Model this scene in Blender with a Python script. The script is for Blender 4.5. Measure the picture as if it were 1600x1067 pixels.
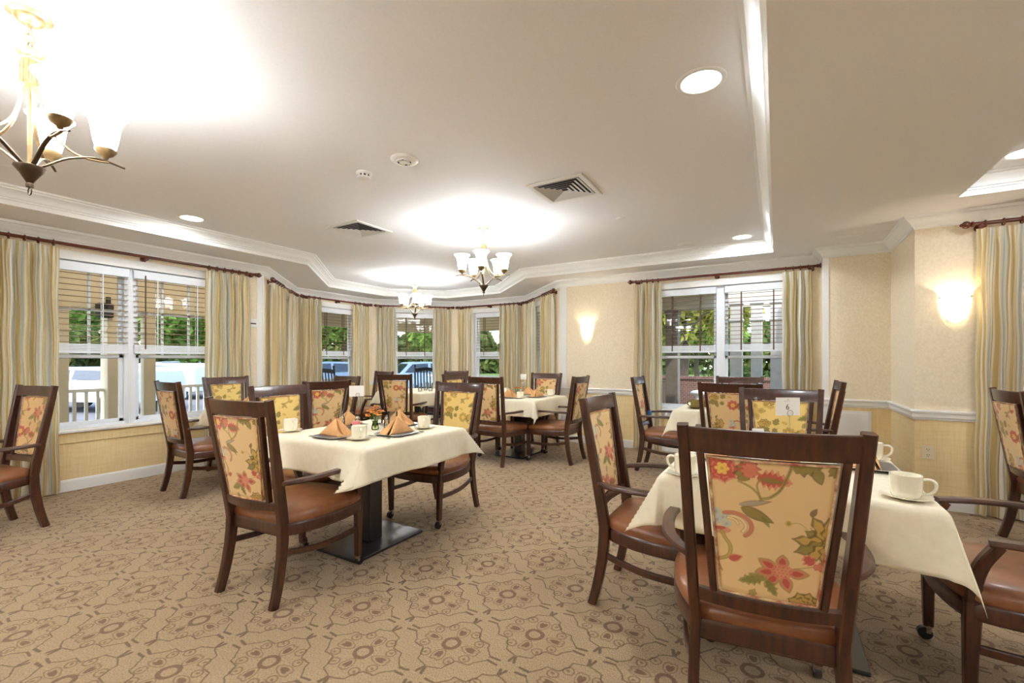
import bpy, math, random
import numpy as np
from mathutils import Vector, Matrix
random.seed(7); rng = np.random.default_rng(7)
SC = bpy.context.scene; COL = SC.collection
PI = math.pi
for _o in list(bpy.data.objects): bpy.data.objects.remove(_o)

# ------------------------------------------------------------------ camera, world, sun, exposure
FPX, HY, YAW, CH = 697.0, 561.5, 30.65, 1.27      # focal length in px of 1600, horizon row, heading, eye height
cd = bpy.data.cameras.new('camera'); cam = bpy.data.objects.new('camera', cd); COL.objects.link(cam)
cam.location = (0, 0, CH); cam.rotation_euler = (PI/2, 0, math.radians(YAW))
cd.sensor_width = 36; cd.lens = 36*FPX/1600; cd.shift_y = (HY-533.5)/1600; cd.clip_start = .05; cd.clip_end = 400
SC.camera = cam
w = bpy.data.worlds.new('world'); SC.world = w; w.use_nodes = True
wn = w.node_tree.nodes; wn.clear(); wl = w.node_tree.links
wo = wn.new('ShaderNodeOutputWorld'); wb = wn.new('ShaderNodeBackground'); sky = wn.new('ShaderNodeTexSky')
sky.sky_type = 'NISHITA'; sky.sun_disc = False; sky.sun_elevation = math.radians(48); sky.sun_rotation = math.radians(200)
sky.air_density = 1.0; sky.dust_density = 1.2; sky.ozone_density = 1.2
wb.inputs['Strength'].default_value = .56
wl.new(sky.outputs[0], wb.inputs[0]); wl.new(wb.outputs[0], wo.inputs[0])
sd = bpy.data.lights.new('sun', 'SUN'); sd.energy = 2.2; sd.angle = math.radians(1.5); sd.color = (1, .95, .86)
sun = bpy.data.objects.new('sun', sd); COL.objects.link(sun); sun.rotation_euler = (math.radians(42), 0, math.radians(55))
SC.view_settings.view_transform = 'Standard'; SC.view_settings.look = 'None'
SC.view_settings.exposure = 0.78; SC.view_settings.gamma = 1; SC.view_settings.use_curve_mapping = False
cy = SC.cycles; cy.use_denoising = True; cy.max_bounces = 9; cy.diffuse_bounces = 5; cy.glossy_bounces = 3
cy.transmission_bounces = 4; cy.transparent_max_bounces = 12; cy.caustics_reflective = False; cy.caustics_refractive = False
cy.sample_clamp_indirect = 6; cy.blur_glossy = 1.0
LIGHT_CHAND, LIGHT_CAN, LIGHT_SCONCE = 1.4, 9.0, 3.0

# ------------------------------------------------------------------ pixel helpers (only used to find world positions once)
_c, _s = math.cos(math.radians(YAW)), math.sin(math.radians(YAW))
def ray(u, v):
    a = (u-800)/FPX
    return (-_s+a*_c, _c+a*_s, (HY-v)/FPX)
def PZ(u, v, z):
    r = ray(u, v); t = (z-CH)/r[2]; return (r[0]*t, r[1]*t, z)

# ------------------------------------------------------------------ materials
def lin(c):
    return tuple(((x/255.)/12.92 if x/255. <= .04045 else ((x/255.+.055)/1.055)**2.4) for x in c)
def mat(name, rgb=None, rough=.5, metal=0, spec=.5, coat=0, emit=None, es=0, sheen=0):
    m = bpy.data.materials.new(name); m.use_nodes = True; p = m.node_tree.nodes['Principled BSDF']
    if rgb is not None: p.inputs['Base Color'].default_value = (*lin(rgb), 1)
    p.inputs['Roughness'].default_value = rough; p.inputs['Metallic'].default_value = metal
    p.inputs['Specular IOR Level'].default_value = spec; p.inputs['Coat Weight'].default_value = coat
    p.inputs['Coat Roughness'].default_value = .12
    if emit: p.inputs['Emission Color'].default_value = (*emit, 1); p.inputs['Emission Strength'].default_value = es
    if sheen: p.inputs['Sheen Weight'].default_value = sheen
    m['p'] = 1
    return m
def P_(m): return m.node_tree.nodes['Principled BSDF']
class Ex:
    """small expression builder over math nodes"""
    def __init__(s, nt, v): s.nt, s.v = nt, v
    def _m(s, op, *a):
        n = s.nt.nodes.new('ShaderNodeMath'); n.operation = op
        for i, x in enumerate((s,)+a):
            x = x.v if isinstance(x, Ex) else x
            if isinstance(x, (int, float)): n.inputs[i].default_value = x
            else: s.nt.links.new(x, n.inputs[i])
        return Ex(s.nt, n.outputs[0])
    def __add__(s, o): return s._m('ADD', o)
    def __sub__(s, o): return s._m('SUBTRACT', o)
    def __mul__(s, o): return s._m('MULTIPLY', o)
    def __truediv__(s, o): return s._m('DIVIDE', o)
    def min(s, o): return s._m('MINIMUM', o)
    def max(s, o): return s._m('MAXIMUM', o)
    def abs(s): return s._m('ABSOLUTE')
    def sqrt(s): return s._m('SQRT')
    def clamp(s):
        r = s._m('ADD', 0.0); r.v.node.use_clamp = True; return r
    def pingpong(s, o): return s._m('PINGPONG', o)
    def floor(s): return s._m('FLOOR')
    def mod(s, o): return s._m('FLOORED_MODULO', o)
def coords(nt, kind='Object'):
    tc = nt.nodes.new('ShaderNodeTexCoord'); sp = nt.nodes.new('ShaderNodeSeparateXYZ'); nt.links.new(tc.outputs[kind], sp.inputs[0])
    return tc.outputs[kind], [Ex(nt, sp.outputs[i]) for i in range(3)]
def noise(nt, vec, scale, detail=3, rough=.55, stretch=None):
    if stretch:
        mp = nt.nodes.new('ShaderNodeMapping'); mp.inputs['Scale'].default_value = stretch; nt.links.new(vec, mp.inputs[0]); vec = mp.outputs[0]
    n = nt.nodes.new('ShaderNodeTexNoise'); n.inputs['Scale'].default_value = scale; n.inputs['Detail'].default_value = detail
    n.inputs['Roughness'].default_value = rough; nt.links.new(vec, n.inputs['Vector']); return n.outputs['Fac']
def mix(nt, fac, a, b):
    n = nt.nodes.new('ShaderNodeMix'); n.data_type = 'RGBA'
    for sk, x in ((n.inputs[0], fac), (n.inputs[6], a), (n.inputs[7], b)):
        x = x.v if isinstance(x, Ex) else x
        if isinstance(x, (int, float)): sk.default_value = x
        elif isinstance(x, tuple): sk.default_value = (*x[:3], 1)
        else: nt.links.new(x, sk)
    return n.outputs[2]
def ramp(nt, fac, stops, interp='LINEAR'):
    n = nt.nodes.new('ShaderNodeValToRGB'); cr = n.color_ramp; cr.interpolation = interp
    while len(cr.elements) < len(stops): cr.elements.new(.5)
    for e, (p, c) in zip(cr.elements, stops): e.position = p; e.color = (*c, 1)
    nt.links.new(fac.v if isinstance(fac, Ex) else fac, n.inputs[0]); return n.outputs[0]
def bump(m, h, strength=.3, dist=.002):
    nt = m.node_tree; b = nt.nodes.new('ShaderNodeBump'); b.inputs['Strength'].default_value = strength; b.inputs['Distance'].default_value = dist
    nt.links.new(h.v if isinstance(h, Ex) else h, b.inputs['Height']); nt.links.new(b.outputs[0], P_(m).inputs['Normal'])
def setcol(m, out): m.node_tree.links.new(out, P_(m).inputs['Base Color'])
def noisy(name, a, b, scale, rough=.5, stretch=None, bs=0, bd=.002, **k):
    m = mat(name, a, rough, **k); nt = m.node_tree; v, _ = coords(nt); f = noise(nt, v, scale, stretch=stretch)
    setcol(m, mix(nt, ramp(nt, f, [(.3, (0, 0, 0)), (.7, (1, 1, 1))]), lin(a), lin(b)))
    if bs: bump(m, f, bs, bd)
    return m
M = {}
M['wood'] = noisy('walnut_stain', (80, 41, 21), (46, 23, 12), 14, .33, (4, 4, .5), .05, .001, coat=.35)
M['wood_arm'] = noisy('worn_walnut', (90, 58, 42), (58, 34, 24), 14, .38, (4, .6, 4), coat=.2)
M['leather'] = noisy('leather', (148, 94, 58), (120, 72, 42), 9, .34, None, .06, .001, coat=.15)
M['cloth'] = noisy('cream_linen', (244, 236, 212), (238, 228, 202), 30, .8, None, .08, .0006, spec=.2)
M['napkin'] = noisy('apricot_napkin', (216, 168, 116), (206, 156, 104), 60, .85, None, .1, .0005, spec=.15)
M['shaded_napkin'] = noisy('shaded_napkin', (128, 92, 44), (112, 78, 34), 60, .85, spec=.15)  # napkin standing in shade, the shade put into its brown colour
M['ceramic'] = mat('cream_ceramic', (248, 242, 222), .18, coat=.5)
M['shaded'] = mat('shaded_cream_ceramic', (120, 104, 52), .25, coat=.3)  # cup ceramic darkened to olive: shade painted into the colour
M['plate'] = mat('white_plate', (240, 238, 232), .2, coat=.4)
M['plate_under_shade'] = mat('plate_underside_shade', (96, 92, 88), .4)  # grey stands in for the shadow under the plate edge
M['steel'] = mat('steel', (205, 200, 190), .22, 1)
M['black'] = mat('black_iron', (26, 26, 30), .32, coat=.5)
M['rubber'] = mat('caster_rubber', (28, 26, 26), .4)
M['ceiling'] = noisy('ceiling_paint', (244, 243, 245), (240, 239, 241), 90, .75, None, .03, .0005, spec=.2)
M['trim'] = mat('white_trim', (240, 239, 236), .42)
M['frame'] = mat('window_vinyl', (238, 242, 248), .35)
M['plastic'] = mat('white_plastic', (236, 234, 230), .4)
M['dark'] = mat('dark_recess', (40, 38, 38), .7)
M['nickel'] = noisy('brushed_champagne_metal', (166, 140, 98), (130, 108, 76), 40, .38, None, metal=.7)
M['bronze'] = mat('bronze_metal', (92, 76, 60), .36, .8)
M['rod'] = mat('mahogany_rod', (98, 38, 22), .22, coat=.6)
M['vent_white'] = mat('vent_enamel', (214, 212, 210), .5); M['almond'] = mat('almond_plastic', (238, 226, 196), .4); M['faint'] = mat('faint_grey_ink', (196, 186, 176), .7)
M['petal'] = noisy('orange_petals', (232, 158, 48), (206, 108, 32), 60, .6); M['flower_eye'] = mat('flower_centre', (120, 48, 22), .8); M['stem'] = mat('green_stem', (96, 132, 50), .6)
M['ink'] = mat('ink', (70, 66, 64), .7)
M['card'] = mat('white_card', (244, 243, 240), .6)
M['blue_tape'] = mat('blue_tape', (52, 120, 196), .5)
M['pink'] = mat('pink_packet', (236, 138, 140), .6)
M['slat_shade'] = mat('shaded_white_slat', (150, 128, 100), .5)  # white slats coloured taupe to paint in their backlit shade
M['ladder'] = mat('brown_ladder_tape', (96, 74, 54), .7)

def wallpaper(name, a, b, weave):
    m = mat(name, a, .7, spec=.25); nt = m.node_tree; v, (x, y, z) = coords(nt)
    f1 = noise(nt, v, 55, 4, .7); 
    if weave: f1 = noise(nt, v, 90, 2, .5, (1, 1, .06)); f2 = noise(nt, v, 90, 2, .5, (.06, .06, 1)); f = (Ex(nt, f1)+Ex(nt, f2))*.5
    else: f = Ex(nt, f1)
    setcol(m, mix(nt, ramp(nt, f, [(.35, (0, 0, 0)), (.65, (1, 1, 1))]), lin(a), lin(b))); bump(m, f, .25, .0012); return m
M['wall_up'] = wallpaper('textured_cream_wallpaper', (242, 230, 206), (230, 214, 186), False)
M['wall_low'] = wallpaper('woven_straw_wallpaper', (242, 220, 172), (232, 205, 150), True)
M['wall_ext'] = noisy('exterior_siding', (206, 198, 184), (196, 188, 172), 20, .7)

# glass: transparent with a fresnel reflection
def glass(name, tint=(1, 1, 1), refl=1.0):
    m = bpy.data.materials.new(name); m.use_nodes = True; nt = m.node_tree; nt.nodes.clear()
    o = nt.nodes.new('ShaderNodeOutputMaterial'); t = nt.nodes.new('ShaderNodeBsdfTransparent'); g = nt.nodes.new('ShaderNodeBsdfGlossy')
    f = nt.nodes.new('ShaderNodeFresnel'); f.inputs[0].default_value = 1.45; mx = nt.nodes.new('ShaderNodeMixShader')
    t.inputs[0].default_value = (*tint, 1); g.inputs['Roughness'].default_value = .02
    fac = (Ex(nt, f.outputs[0])*refl).v
    nt.links.new(fac, mx.inputs[0]); nt.links.new(t.outputs[0], mx.inputs[1]); nt.links.new(g.outputs[0], mx.inputs[2]); nt.links.new(mx.outputs[0], o.inputs[0]); return m
M['pane'] = glass('window_pane', (.97, .985, .98), .8)
M['tumbler'] = glass('drinking_glass', (.96, .97, .97), 1.8)
M['water'] = glass('green_vase_glass', (.78, .88, .62), 1.4)

def glow(name, col, strength):
    """opal glass that is lit from inside: it emits and lets the bulb's light through"""
    m = bpy.data.materials.new(name); m.use_nodes = True; nt = m.node_tree; nt.nodes.clear()
    o = nt.nodes.new('ShaderNodeOutputMaterial'); e = nt.nodes.new('ShaderNodeEmission'); e.inputs[0].default_value = (*col, 1); e.inputs[1].default_value = strength
    t = nt.nodes.new('ShaderNodeBsdfTranslucent'); t.inputs[0].default_value = (.9, .88, .84, 1); a = nt.nodes.new('ShaderNodeAddShader')
    nt.links.new(e.outputs[0], a.inputs[0]); nt.links.new(t.outputs[0], a.inputs[1]); nt.links.new(a.outputs[0], o.inputs[0]); return m
M['opal'] = glow('opal_glass', (.88, .94, 1), 16.0)
M['opal_warm'] = glow('alabaster_glass', (1, .86, .64), .36)
M['lamp'] = glow('lit_diffuser', (1, .98, .95), 3.0)
M['bulb'] = glow('candle_bulb', (1, .85, .6), 8)

# striped silk curtain: stripes follow the cloth's own width (uv)
def curtain_mat():
    m = mat('striped_silk', (210, 190, 140), .42, sheen=.3, spec=.35); nt = m.node_tree
    uv, (u, v, _z) = coords(nt, 'UV')
    f = (u*(1/.36)).mod(1.0)
    G, C, B, S, D, L = (212, 184, 118), (238, 230, 208), (194, 206, 210), (226, 212, 176), (146, 122, 86), (250, 246, 234)
    st = [(0, G), (.05, D), (.06, G), (.10, C), (.17, S), (.20, D), (.208, S), (.24, L), (.30, B), (.36, C), (.385, D), (.393, C), (.44, G), (.52, S), (.55, D), (.56, L), (.63, C), (.68, B), (.70, D), (.707, B), (.75, S), (.80, G), (.87, D), (.878, G), (.91, L), (.96, S)]
    sc1 = ramp(nt, f, [(p, lin(c)) for p, c in st], 'CONSTANT')
    n = noise(nt, uv, 20, 3, .6, (14, .6, 1))
    setcol(m, mix(nt, (Ex(nt, n)*.35).v, sc1, lin((232, 222, 190)))); bump(m, noise(nt, uv, 9, 3, .6, (1, 3, 1)), .25, .004)
    tr = nt.nodes.new('ShaderNodeBsdfTranslucent'); nt.links.new(sc1, tr.inputs[0]); ms = nt.nodes.new('ShaderNodeMixShader'); ms.inputs[0].default_value = .32
    out = nt.nodes['Material Output']; nt.links.new(P_(m).outputs[0], ms.inputs[1]); nt.links.new(tr.outputs[0], ms.inputs[2]); nt.links.new(ms.outputs[0], out.inputs[0])
    return m
M['curtain'] = curtain_mat()

# carpet: ogee trellis with ring, leaf and scroll motifs on a centred lattice .583 x .485
def carpet_mat():
    m = mat('patterned_carpet', (180, 150, 110), .95, spec=.08, sheen=.15); nt = m.node_tree; v, (x, y, z) = coords(nt)
    wob = noise(nt, v, 13, 2); wob2 = noise(nt, v, 12.3, 2, .5, (1, 1.1, 1))
    x = x+(Ex(nt, wob)-.5)*.02+1.25; y = y+(Ex(nt, wob2)-.5)*.02-1.58
    A, B = .583, .487
    def cell(ox, oy):
        cx = ((x+ox+A/2).mod(A)-A/2).abs(); cyy = ((y+oy+B/2).mod(B)-B/2).abs(); return cx, cyy
    a1, b1 = cell(0, 0); a2, b2 = cell(A/2, B/2)
    # pick the nearer lattice point by the diamond metric
    d1 = a1*(1/A)+b1*(1/B); d2 = a2*(1/A)+b2*(1/B)
    sel = d1._m('LESS_THAN', d2)
    px = a2+(a1-a2)*sel; py = b2+(b1-b2)*sel
    def seg(p, q, hw):
        dx, dy = q[0]-p[0], q[1]-p[1]; L2 = dx*dx+dy*dy
        t = ((px-p[0])*(dx/L2)+(py-p[1])*(dy/L2)).clamp()
        ex = px-p[0]-t*dx; ey = py-p[1]-t*dy
        return (ex*ex+ey*ey).sqrt()-hw
    def ring(c, r, hw):
        ex = px-c[0]; ey = py-c[1]; return ((ex*ex+ey*ey).sqrt()-r).abs()-hw
    def leaf(c, ang, a, b):
        ca, sa = math.cos(ang), math.sin(ang); ex = px-c[0]; ey = py-c[1]
        rx = (ex*ca+ey*sa)*(1/a); ry = (ey*ca-ex*sa)*(1/b); return ((rx*rx+ry*ry).sqrt()-1)*b
    out = [(.245, .016), (.2, .012), (.158, .055), (.148, .08), (.095, .084), (.07, .12), (.062, .15), (.005, .172)]
    line = None
    for i in range(len(out)-1):
        s = seg(out[i], out[i+1], .0030 if i else .006); line = s if line is None else line.min(s)
    line = line.min(seg((.002, .178), (.012, .212), .007))
    fill = ring((0, 0), .036, .009).min(leaf((.1, .004), .2, .024, .010)).min(leaf((.004, .082), 1.3, .022, .011))
    fine = ring((.110, .055), .021, .0032).min(ring((.062, .102), .022, .0032)).min(leaf((.112, .058), .6, .009, .006)).min(leaf((.064, .104), .6, .009, .006)).min(leaf((.1, .004), .2, .042, .02).abs()-.002).min(leaf((.004, .082), 1.3, .038, .021).abs()-.002)
    rough = (Ex(nt, noise(nt, v, 420, 2))-.5)*.008
    def ms(d, sft=.0035): return ((d+rough)*(-1/sft)+.5).clamp()
    yarn = noise(nt, v, 260, 3, .7, (1, .45, 1)); big = noise(nt, v, 1.3, 2)
    base = mix(nt, ramp(nt, yarn, [(.32, (0, 0, 0)), (.66, (1, 1, 1))]), lin((122, 100, 74)), lin((188, 162, 126)))
    base = mix(nt, (Ex(nt, big)*.3).v, base, lin((152, 128, 96)))
    c1 = mix(nt, (ms(fine)*.6).v, base, lin((96, 64, 42)))
    c2 = mix(nt, (ms(line)*.68).v, c1, lin((72, 49, 32)))
    c3 = mix(nt, (ms(fill)*.7).v, c2, lin((92, 57, 38)))
    setcol(m, c3); bump(m, yarn, .6, .004); return m
M['carpet'] = carpet_mat()

# ------------------------------------------------------------------ mesh builder
class MB:
    def __init__(s): s.v, s.f, s.m, s.uv = [], [], [], None
    def add(s, vs, fs, mi=0):
        b = len(s.v); s.v += [tuple(p) for p in vs]; s.f += [tuple(b+i for i in f) for f in fs]; s.m += [mi]*len(fs); return s
    def box(s, lo, hi, mi=0, ch=0, xf=None):
        x0, y0, z0 = lo; x1, y1, z1 = hi
        if ch <= 0:
            vs = [(x, y, z) for z in (z0, z1) for x, y in ((x0, y0), (x1, y0), (x1, y1), (x0, y1))]
            fs = [(3, 2, 1, 0), (4, 5, 6, 7), (0, 1, 5, 4), (1, 2, 6, 5), (2, 3, 7, 6), (3, 0, 4, 7)]
        else:
            vs = []
            for z, i in ((z0, ch), (z0+ch, 0), (z1-ch, 0), (z1, ch)):
                for (a, b) in ((x0, y0), (x1, y0), (x1, y1), (x0, y1)):
                    sx = 1 if a == x0 else -1; sy = 1 if b == y0 else -1
                    p, q = (a+sx*(ch+i), b+sy*i), (a+sx*i, b+sy*(ch+i))
                    vs += [(*q, z), (*p, z)] if (sx*sy > 0) else [(*p, z), (*q, z)]
            fs = []
            for k in range(3):
                for i in range(8): j = (i+1) % 8; fs.append((k*8+i, k*8+j, (k+1)*8+j, (k+1)*8+i))
            fs += [tuple(range(7, -1, -1)), tuple(range(24, 32))]
        if xf: vs = [xf(p) for p in vs]
        return s.add(vs, fs, mi)
    def sweep(s, path, secs, side=None, mi=0, closed=False, cap=True):
        """path of points, per point section list of (a,b); side: fixed reference direction for axis a"""
        P = [Vector(p) for p in path]; n = len(P); k = len(secs[0]); vs = []; prev = None
        for i, p in enumerate(P):
            t = (P[(i+1) % n]-P[i-1]) if closed else (P[min(i+1, n-1)]-P[max(i-1, 0)])
            t.normalize()
            if side is not None: a = Vector(side)
            elif prev is None: a = Vector((0, 0, 1)) if abs(t.z) < .9 else Vector((1, 0, 0))
            else: a = prev
            a = (a-t*a.dot(t)).normalized(); prev = a; b = t.cross(a)
            vs += [tuple(p+a*q[0]+b*q[1]) for q in secs[i]]
        fs = []
        for i in range(n if closed else n-1):
            j = (i+1) % n
            for q in range(k): r = (q+1) % k; fs.append((i*k+q, i*k+r, j*k+r, j*k+q))
        if cap and not closed: fs += [tuple(range(k-1, -1, -1)), tuple((n-1)*k+q for q in range(k))]
        return s.add(vs, fs, mi)
    def tube(s, path, r, n=8, mi=0, closed=False, flat=1.0, side=None):
        rs = r if isinstance(r, (list, tuple)) else [r]*len(path)
        return s.sweep(path, [[(rr*math.cos(2*PI*q/n), rr*flat*math.sin(2*PI*q/n)) for q in range(n)] for rr in rs], side, mi, closed)
    def bar(s, path, wh, side=(1, 0, 0), ch=.004, mi=0, closed=False):
        secs = []
        whs = wh if isinstance(wh, list) else [wh]*len(path)
        for w_, h_ in whs:
            a, b = w_/2, h_/2; c = min(ch, a*.45, b*.45)
            secs.append([(-a+c, -b), (a-c, -b), (a, -b+c), (a, b-c), (a-c, b), (-a+c, b), (-a, b-c), (-a, -b+c)])
        return s.sweep(path, secs, side, mi, closed)
    def lathe(s, prof, c=(0, 0, 0), n=24, mi=0, half=False):
        vs = []; m_ = n+1 if half else n
        for r, z in prof:
            for q in range(m_):
                a = (PI if half else 2*PI)*q/n; vs.append((c[0]+r*math.cos(a), c[1]+r*math.sin(a), c[2]+z))
        fs = []
        for i in range(len(prof)-1):
            for q in range(n): r = q+1 if half else (q+1) % n; fs.append((i*m_+q, i*m_+r, (i+1)*m_+r, (i+1)*m_+q))
        return s.add(vs, fs, mi)
    def ball(s, c, r, n=12, mi=0, sc=(1, 1, 1)):
        k = n//2; vs = []; fs = []
        for i in range(k+1):
            t = PI*i/k
            for q in range(n): a = 2*PI*q/n; vs.append((c[0]+r*sc[0]*math.sin(t)*math.cos(a), c[1]+r*sc[1]*math.sin(t)*math.sin(a), c[2]-r*sc[2]*math.cos(t)))
        for i in range(k):
            for q in range(n): p = (q+1) % n; fs.append((i*n+q, i*n+p, (i+1)*n+p, (i+1)*n+q))
        return s.add(vs, fs, mi)
    def disc(s, c, r, n=24, mi=0, up=False):
        vs = [(c[0]+r*math.cos(2*PI*q/n), c[1]+r*math.sin(2*PI*q/n), c[2]) for q in range(n)]
        return s.add(vs, [tuple(range(n)) if up else tuple(range(n-1, -1, -1))], mi)
    def grid(s, fn, nu, nv, mi=0, closeu=False):
        vs = [fn(i/nu, j/nv) for j in range(nv+1) for i in range(nu+1)]
        fs = [(j*(nu+1)+i, j*(nu+1)+i+1, (j+1)*(nu+1)+i+1, (j+1)*(nu+1)+i) for j in range(nv) for i in range(nu)]
        return s.add(vs, fs, mi)
    def build(s, name, mats, parent=None, smooth=None, loc=None):
        me = bpy.data.meshes.new(name); me.from_pydata(s.v, [], s.f)
        for m_ in (mats if isinstance(mats, (list, tuple)) else [mats]): me.materials.append(M[m_] if isinstance(m_, str) else m_)
        me.polygons.foreach_set('material_index', s.m)
        me.validate(); me.update()
        if smooth is not None:
            me.shade_smooth()
            try: me.set_sharp_from_angle(angle=math.radians(smooth))
            except Exception: pass
        o = bpy.data.objects.new(name, me); COL.objects.link(o)
        if parent is not None: o.parent = parent
        if loc: o.location = loc
        return o
def spline(pts, n=6):
    """catmull-rom through the points"""
    P = [Vector(p) for p in pts]; out = []
    for i in range(len(P)-1):
        a, b, c, d = P[max(i-1, 0)], P[i], P[i+1], P[min(i+2, len(P)-1)]
        for k in range(n):
            t = k/n; out.append(tuple(.5*((2*b)+(c-a)*t+(2*a-5*b+4*c-d)*t*t+(3*b-a-3*c+d)*t**3)))
    out.append(tuple(P[-1])); return out
def tag(o, label=None, cat=None, group=None, kind=None):
    if label: o['label'] = label
    if cat: o['category'] = cat
    if group: o['group'] = group
    if kind: o['kind'] = kind
    return o
def thing(name, label, cat, loc=(0, 0, 0), rz=0, group=None):
    o = bpy.data.objects.new(name, None); COL.objects.link(o); o.location = loc; o.rotation_euler = (0, 0, rz); o.empty_display_size = .1
    return tag(o, label, cat, group)
def struct(o): o['kind'] = 'structure'; return o
def dup(root, loc=None, rz=None, label=None, group=None):
    def cp(o, par):
        c = o.copy(); COL.objects.link(c)
        if par is not None: c.parent = par
        for ch in KIDS.get(o.name, ()): cp(ch, c)
        return c
    KIDS = {}
    stack = [root]
    while stack:
        o = stack.pop(); KIDS[o.name] = list(o.children); stack += KIDS[o.name]
    r = cp(root, None)
    if loc is not None: r.location = loc
    if rz is not None: r.rotation_euler = (0, 0, rz)
    if label: r['label'] = label
    if group: r['group'] = group
    return r
def point_light(name, loc, energy, color, radius, parent=None):
    l = bpy.data.lights.new(name, 'POINT'); l.energy = energy; l.color = color; l.shadow_soft_size = radius
    o = bpy.data.objects.new(name, l); COL.objects.link(o); o.location = loc
    if parent: o.parent = parent
    return o

# ------------------------------------------------------------------ room shell
ZC, ZT = 2.5, 2.64                         # soffit height, tray height
A_ = 1.7463; r2 = A_*math.sqrt(.5)
PA = (-5.88, 3.41); PB = (PA[0]-r2, PA[1]+r2); PC = (PB[0], PB[1]+A_); PD = (PC[0]+r2, PC[1]+r2); PE = (PD[0]+A_, PD[1]); PF = (PE[0]+r2, PE[1]-r2)
YB = PF[1]
XR, YR, ZB0 = 5.0, -4.2, 0
PER = [('left', (-5.88, YR), PA), ('bay_west', PA, PB), ('bay_northwest', PB, PC), ('bay_north', PC, PD), ('bay_northeast', PD, PE), ('bay_east', PE, PF),
       ('back', PF, (.45, YB)), ('niche_return', (.45, YB), (.45, 6.03)), ('pier', (.45, 6.03), (1.03, 6.03)), ('pier_side', (1.03, 6.03), (1.03, 5.10)), ('sconce', (1.03, 5.10), (XR, 5.10)),
       ('right', (XR, 5.10), (XR, YR)), ('rear', (XR, YR), (-5.88, YR))]
SILL, HEAD = .59, 2.235
OPEN = {'left': (1.14-YR, 2.89-YR), 'bay_west': (.44, 1.30), 'bay_northwest': (.44, 1.30), 'bay_north': (.44, 1.30), 'bay_northeast': (.44, 1.30), 'bay_east': (.44, 1.30),
        'back': (-1.46-PF[0], .20-PF[0]), 'sconce': (1.95-1.03, 3.55-1.03)}
def frame_of(a, b):
    d = Vector((b[0]-a[0], b[1]-a[1], 0)); L = d.length; d.normalize(); n = Vector((d.y, -d.x, 0)); o = Vector((a[0], a[1], 0))
    return L, (lambda s, off, z: tuple(o+d*s+n*off+Vector((0, 0, z))))
FR = {}
for nm, a, b in PER:
    L, X = frame_of(a, b); FR[nm] = (L, X)
    sb = [0, L]; zb = [0, .79, 2.66]; op = OPEN.get(nm)
    if op: sb = [0, op[0], op[1], L]; zb = [0, SILL, .79, HEAD, 2.66]
    mb = MB()
    for i in range(len(sb)-1):
        for j in range(len(zb)-1):
            if op and i == 1 and zb[j] >= SILL-.001 and zb[j+1] <= HEAD+.001: continue
            mi = 0 if zb[j+1] > .8 else 1
            s0, s1, z0, z1 = sb[i], sb[i+1], zb[j], zb[j+1]
            mb.add([X(s0, 0, z0), X(s1, 0, z0), X(s1, 0, z1), X(s0, 0, z1)], [(3, 2, 1, 0)], mi)
            mb.add([X(s0, -.16, z0), X(s1, -.16, z0), X(s1, -.16, z1), X(s0, -.16, z1)], [(0, 1, 2, 3)], 2)
    if op:
        a0, a1 = op
        for (p, q) in (((a0, SILL), (a1, SILL)), ((a1, SILL), (a1, HEAD)), ((a1, HEAD), (a0, HEAD)), ((a0, HEAD), (a0, SILL))):
            mb.add([X(p[0], 0, p[1]), X(q[0], 0, q[1]), X(q[0], -.16, q[1]), X(p[0], -.16, p[1])], [(0, 1, 2, 3)], 3)
    o = struct(mb.build('wall_'+nm, ['wall_up', 'wall_low', 'wall_ext', 'trim']))

poly = [p[1] for p in PER]
mb = MB(); mb.add([(x, y, 0) for x, y in poly], [tuple(range(len(poly)-1, -1, -1))]); struct(mb.build('floor', 'carpet'))

def offset_poly(pts, d, closed=True):
    """move each vertex inward by d (polygon runs clockwise, inside on its right)"""
    n = len(pts); out = []
    for i in range(n):
        p = Vector(pts[i]); a = Vector(pts[i-1]) if (closed or i > 0) else None; b = Vector(pts[(i+1) % n]) if (closed or i < n-1) else None
        ns = []
        for q, r_ in ((a, p), (p, b)):
            if q is None or r_ is None: continue
            t = (r_-q).normalized(); ns.append(Vector((t.y, -t.x)))
        if len(ns) == 1: out.append(tuple(p+ns[0]*d)); continue
        m_ = (ns[0]+ns[1]); m_ = m_/max(m_.dot(ns[0]), .2); out.append(tuple(p+m_*d))
    return out
def moulding(name, pts, prof, m_, closed=False):
    rings = [offset_poly(pts, o_, closed) for o_, z in prof]; n = len(pts); k = len(prof); mb = MB()
    vs = [(*rings[j][i], prof[j][1]) for i in range(n) for j in range(k)]
    fs = [(i*k+j, i*k+j+1, ((i+1) % n)*k+j+1, ((i+1) % n)*k+j) for i in range(n if closed else n-1) for j in range(k-1)]
    mb.add(vs, fs); return struct(mb.build(name, m_, smooth=35))
TR1 = [(-5.25, -3.6), (-5.25, 3.64), (-6.54, 4.93), (-6.54, 6.22), (-5.72, 7.04), (-4.43, 7.04), (-3.28, 5.93), (-.03, 5.93), (-.03, -3.6)]
TR2 = [(1.19, -3.6), (1.19, 4.64), (4.5, 4.64), (4.5, -3.6)]
import bmesh
bm = bmesh.new()
loops = []
for lp in (poly, TR1, TR2):
    vs = [bm.verts.new((x, y, ZC)) for x, y in lp]; es = [bm.edges.new((vs[i], vs[(i+1) % len(vs)])) for i in range(len(vs))]; loops += es
bmesh.ops.triangle_fill(bm, use_beauty=True, use_dissolve=False, edges=loops, normal=(0, 0, -1))
me = bpy.data.meshes.new('ceiling'); bm.to_mesh(me); bm.free(); me.materials.append(M['ceiling'])
o = bpy.data.objects.new('ceiling', me); COL.objects.link(o); struct(o)
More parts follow.
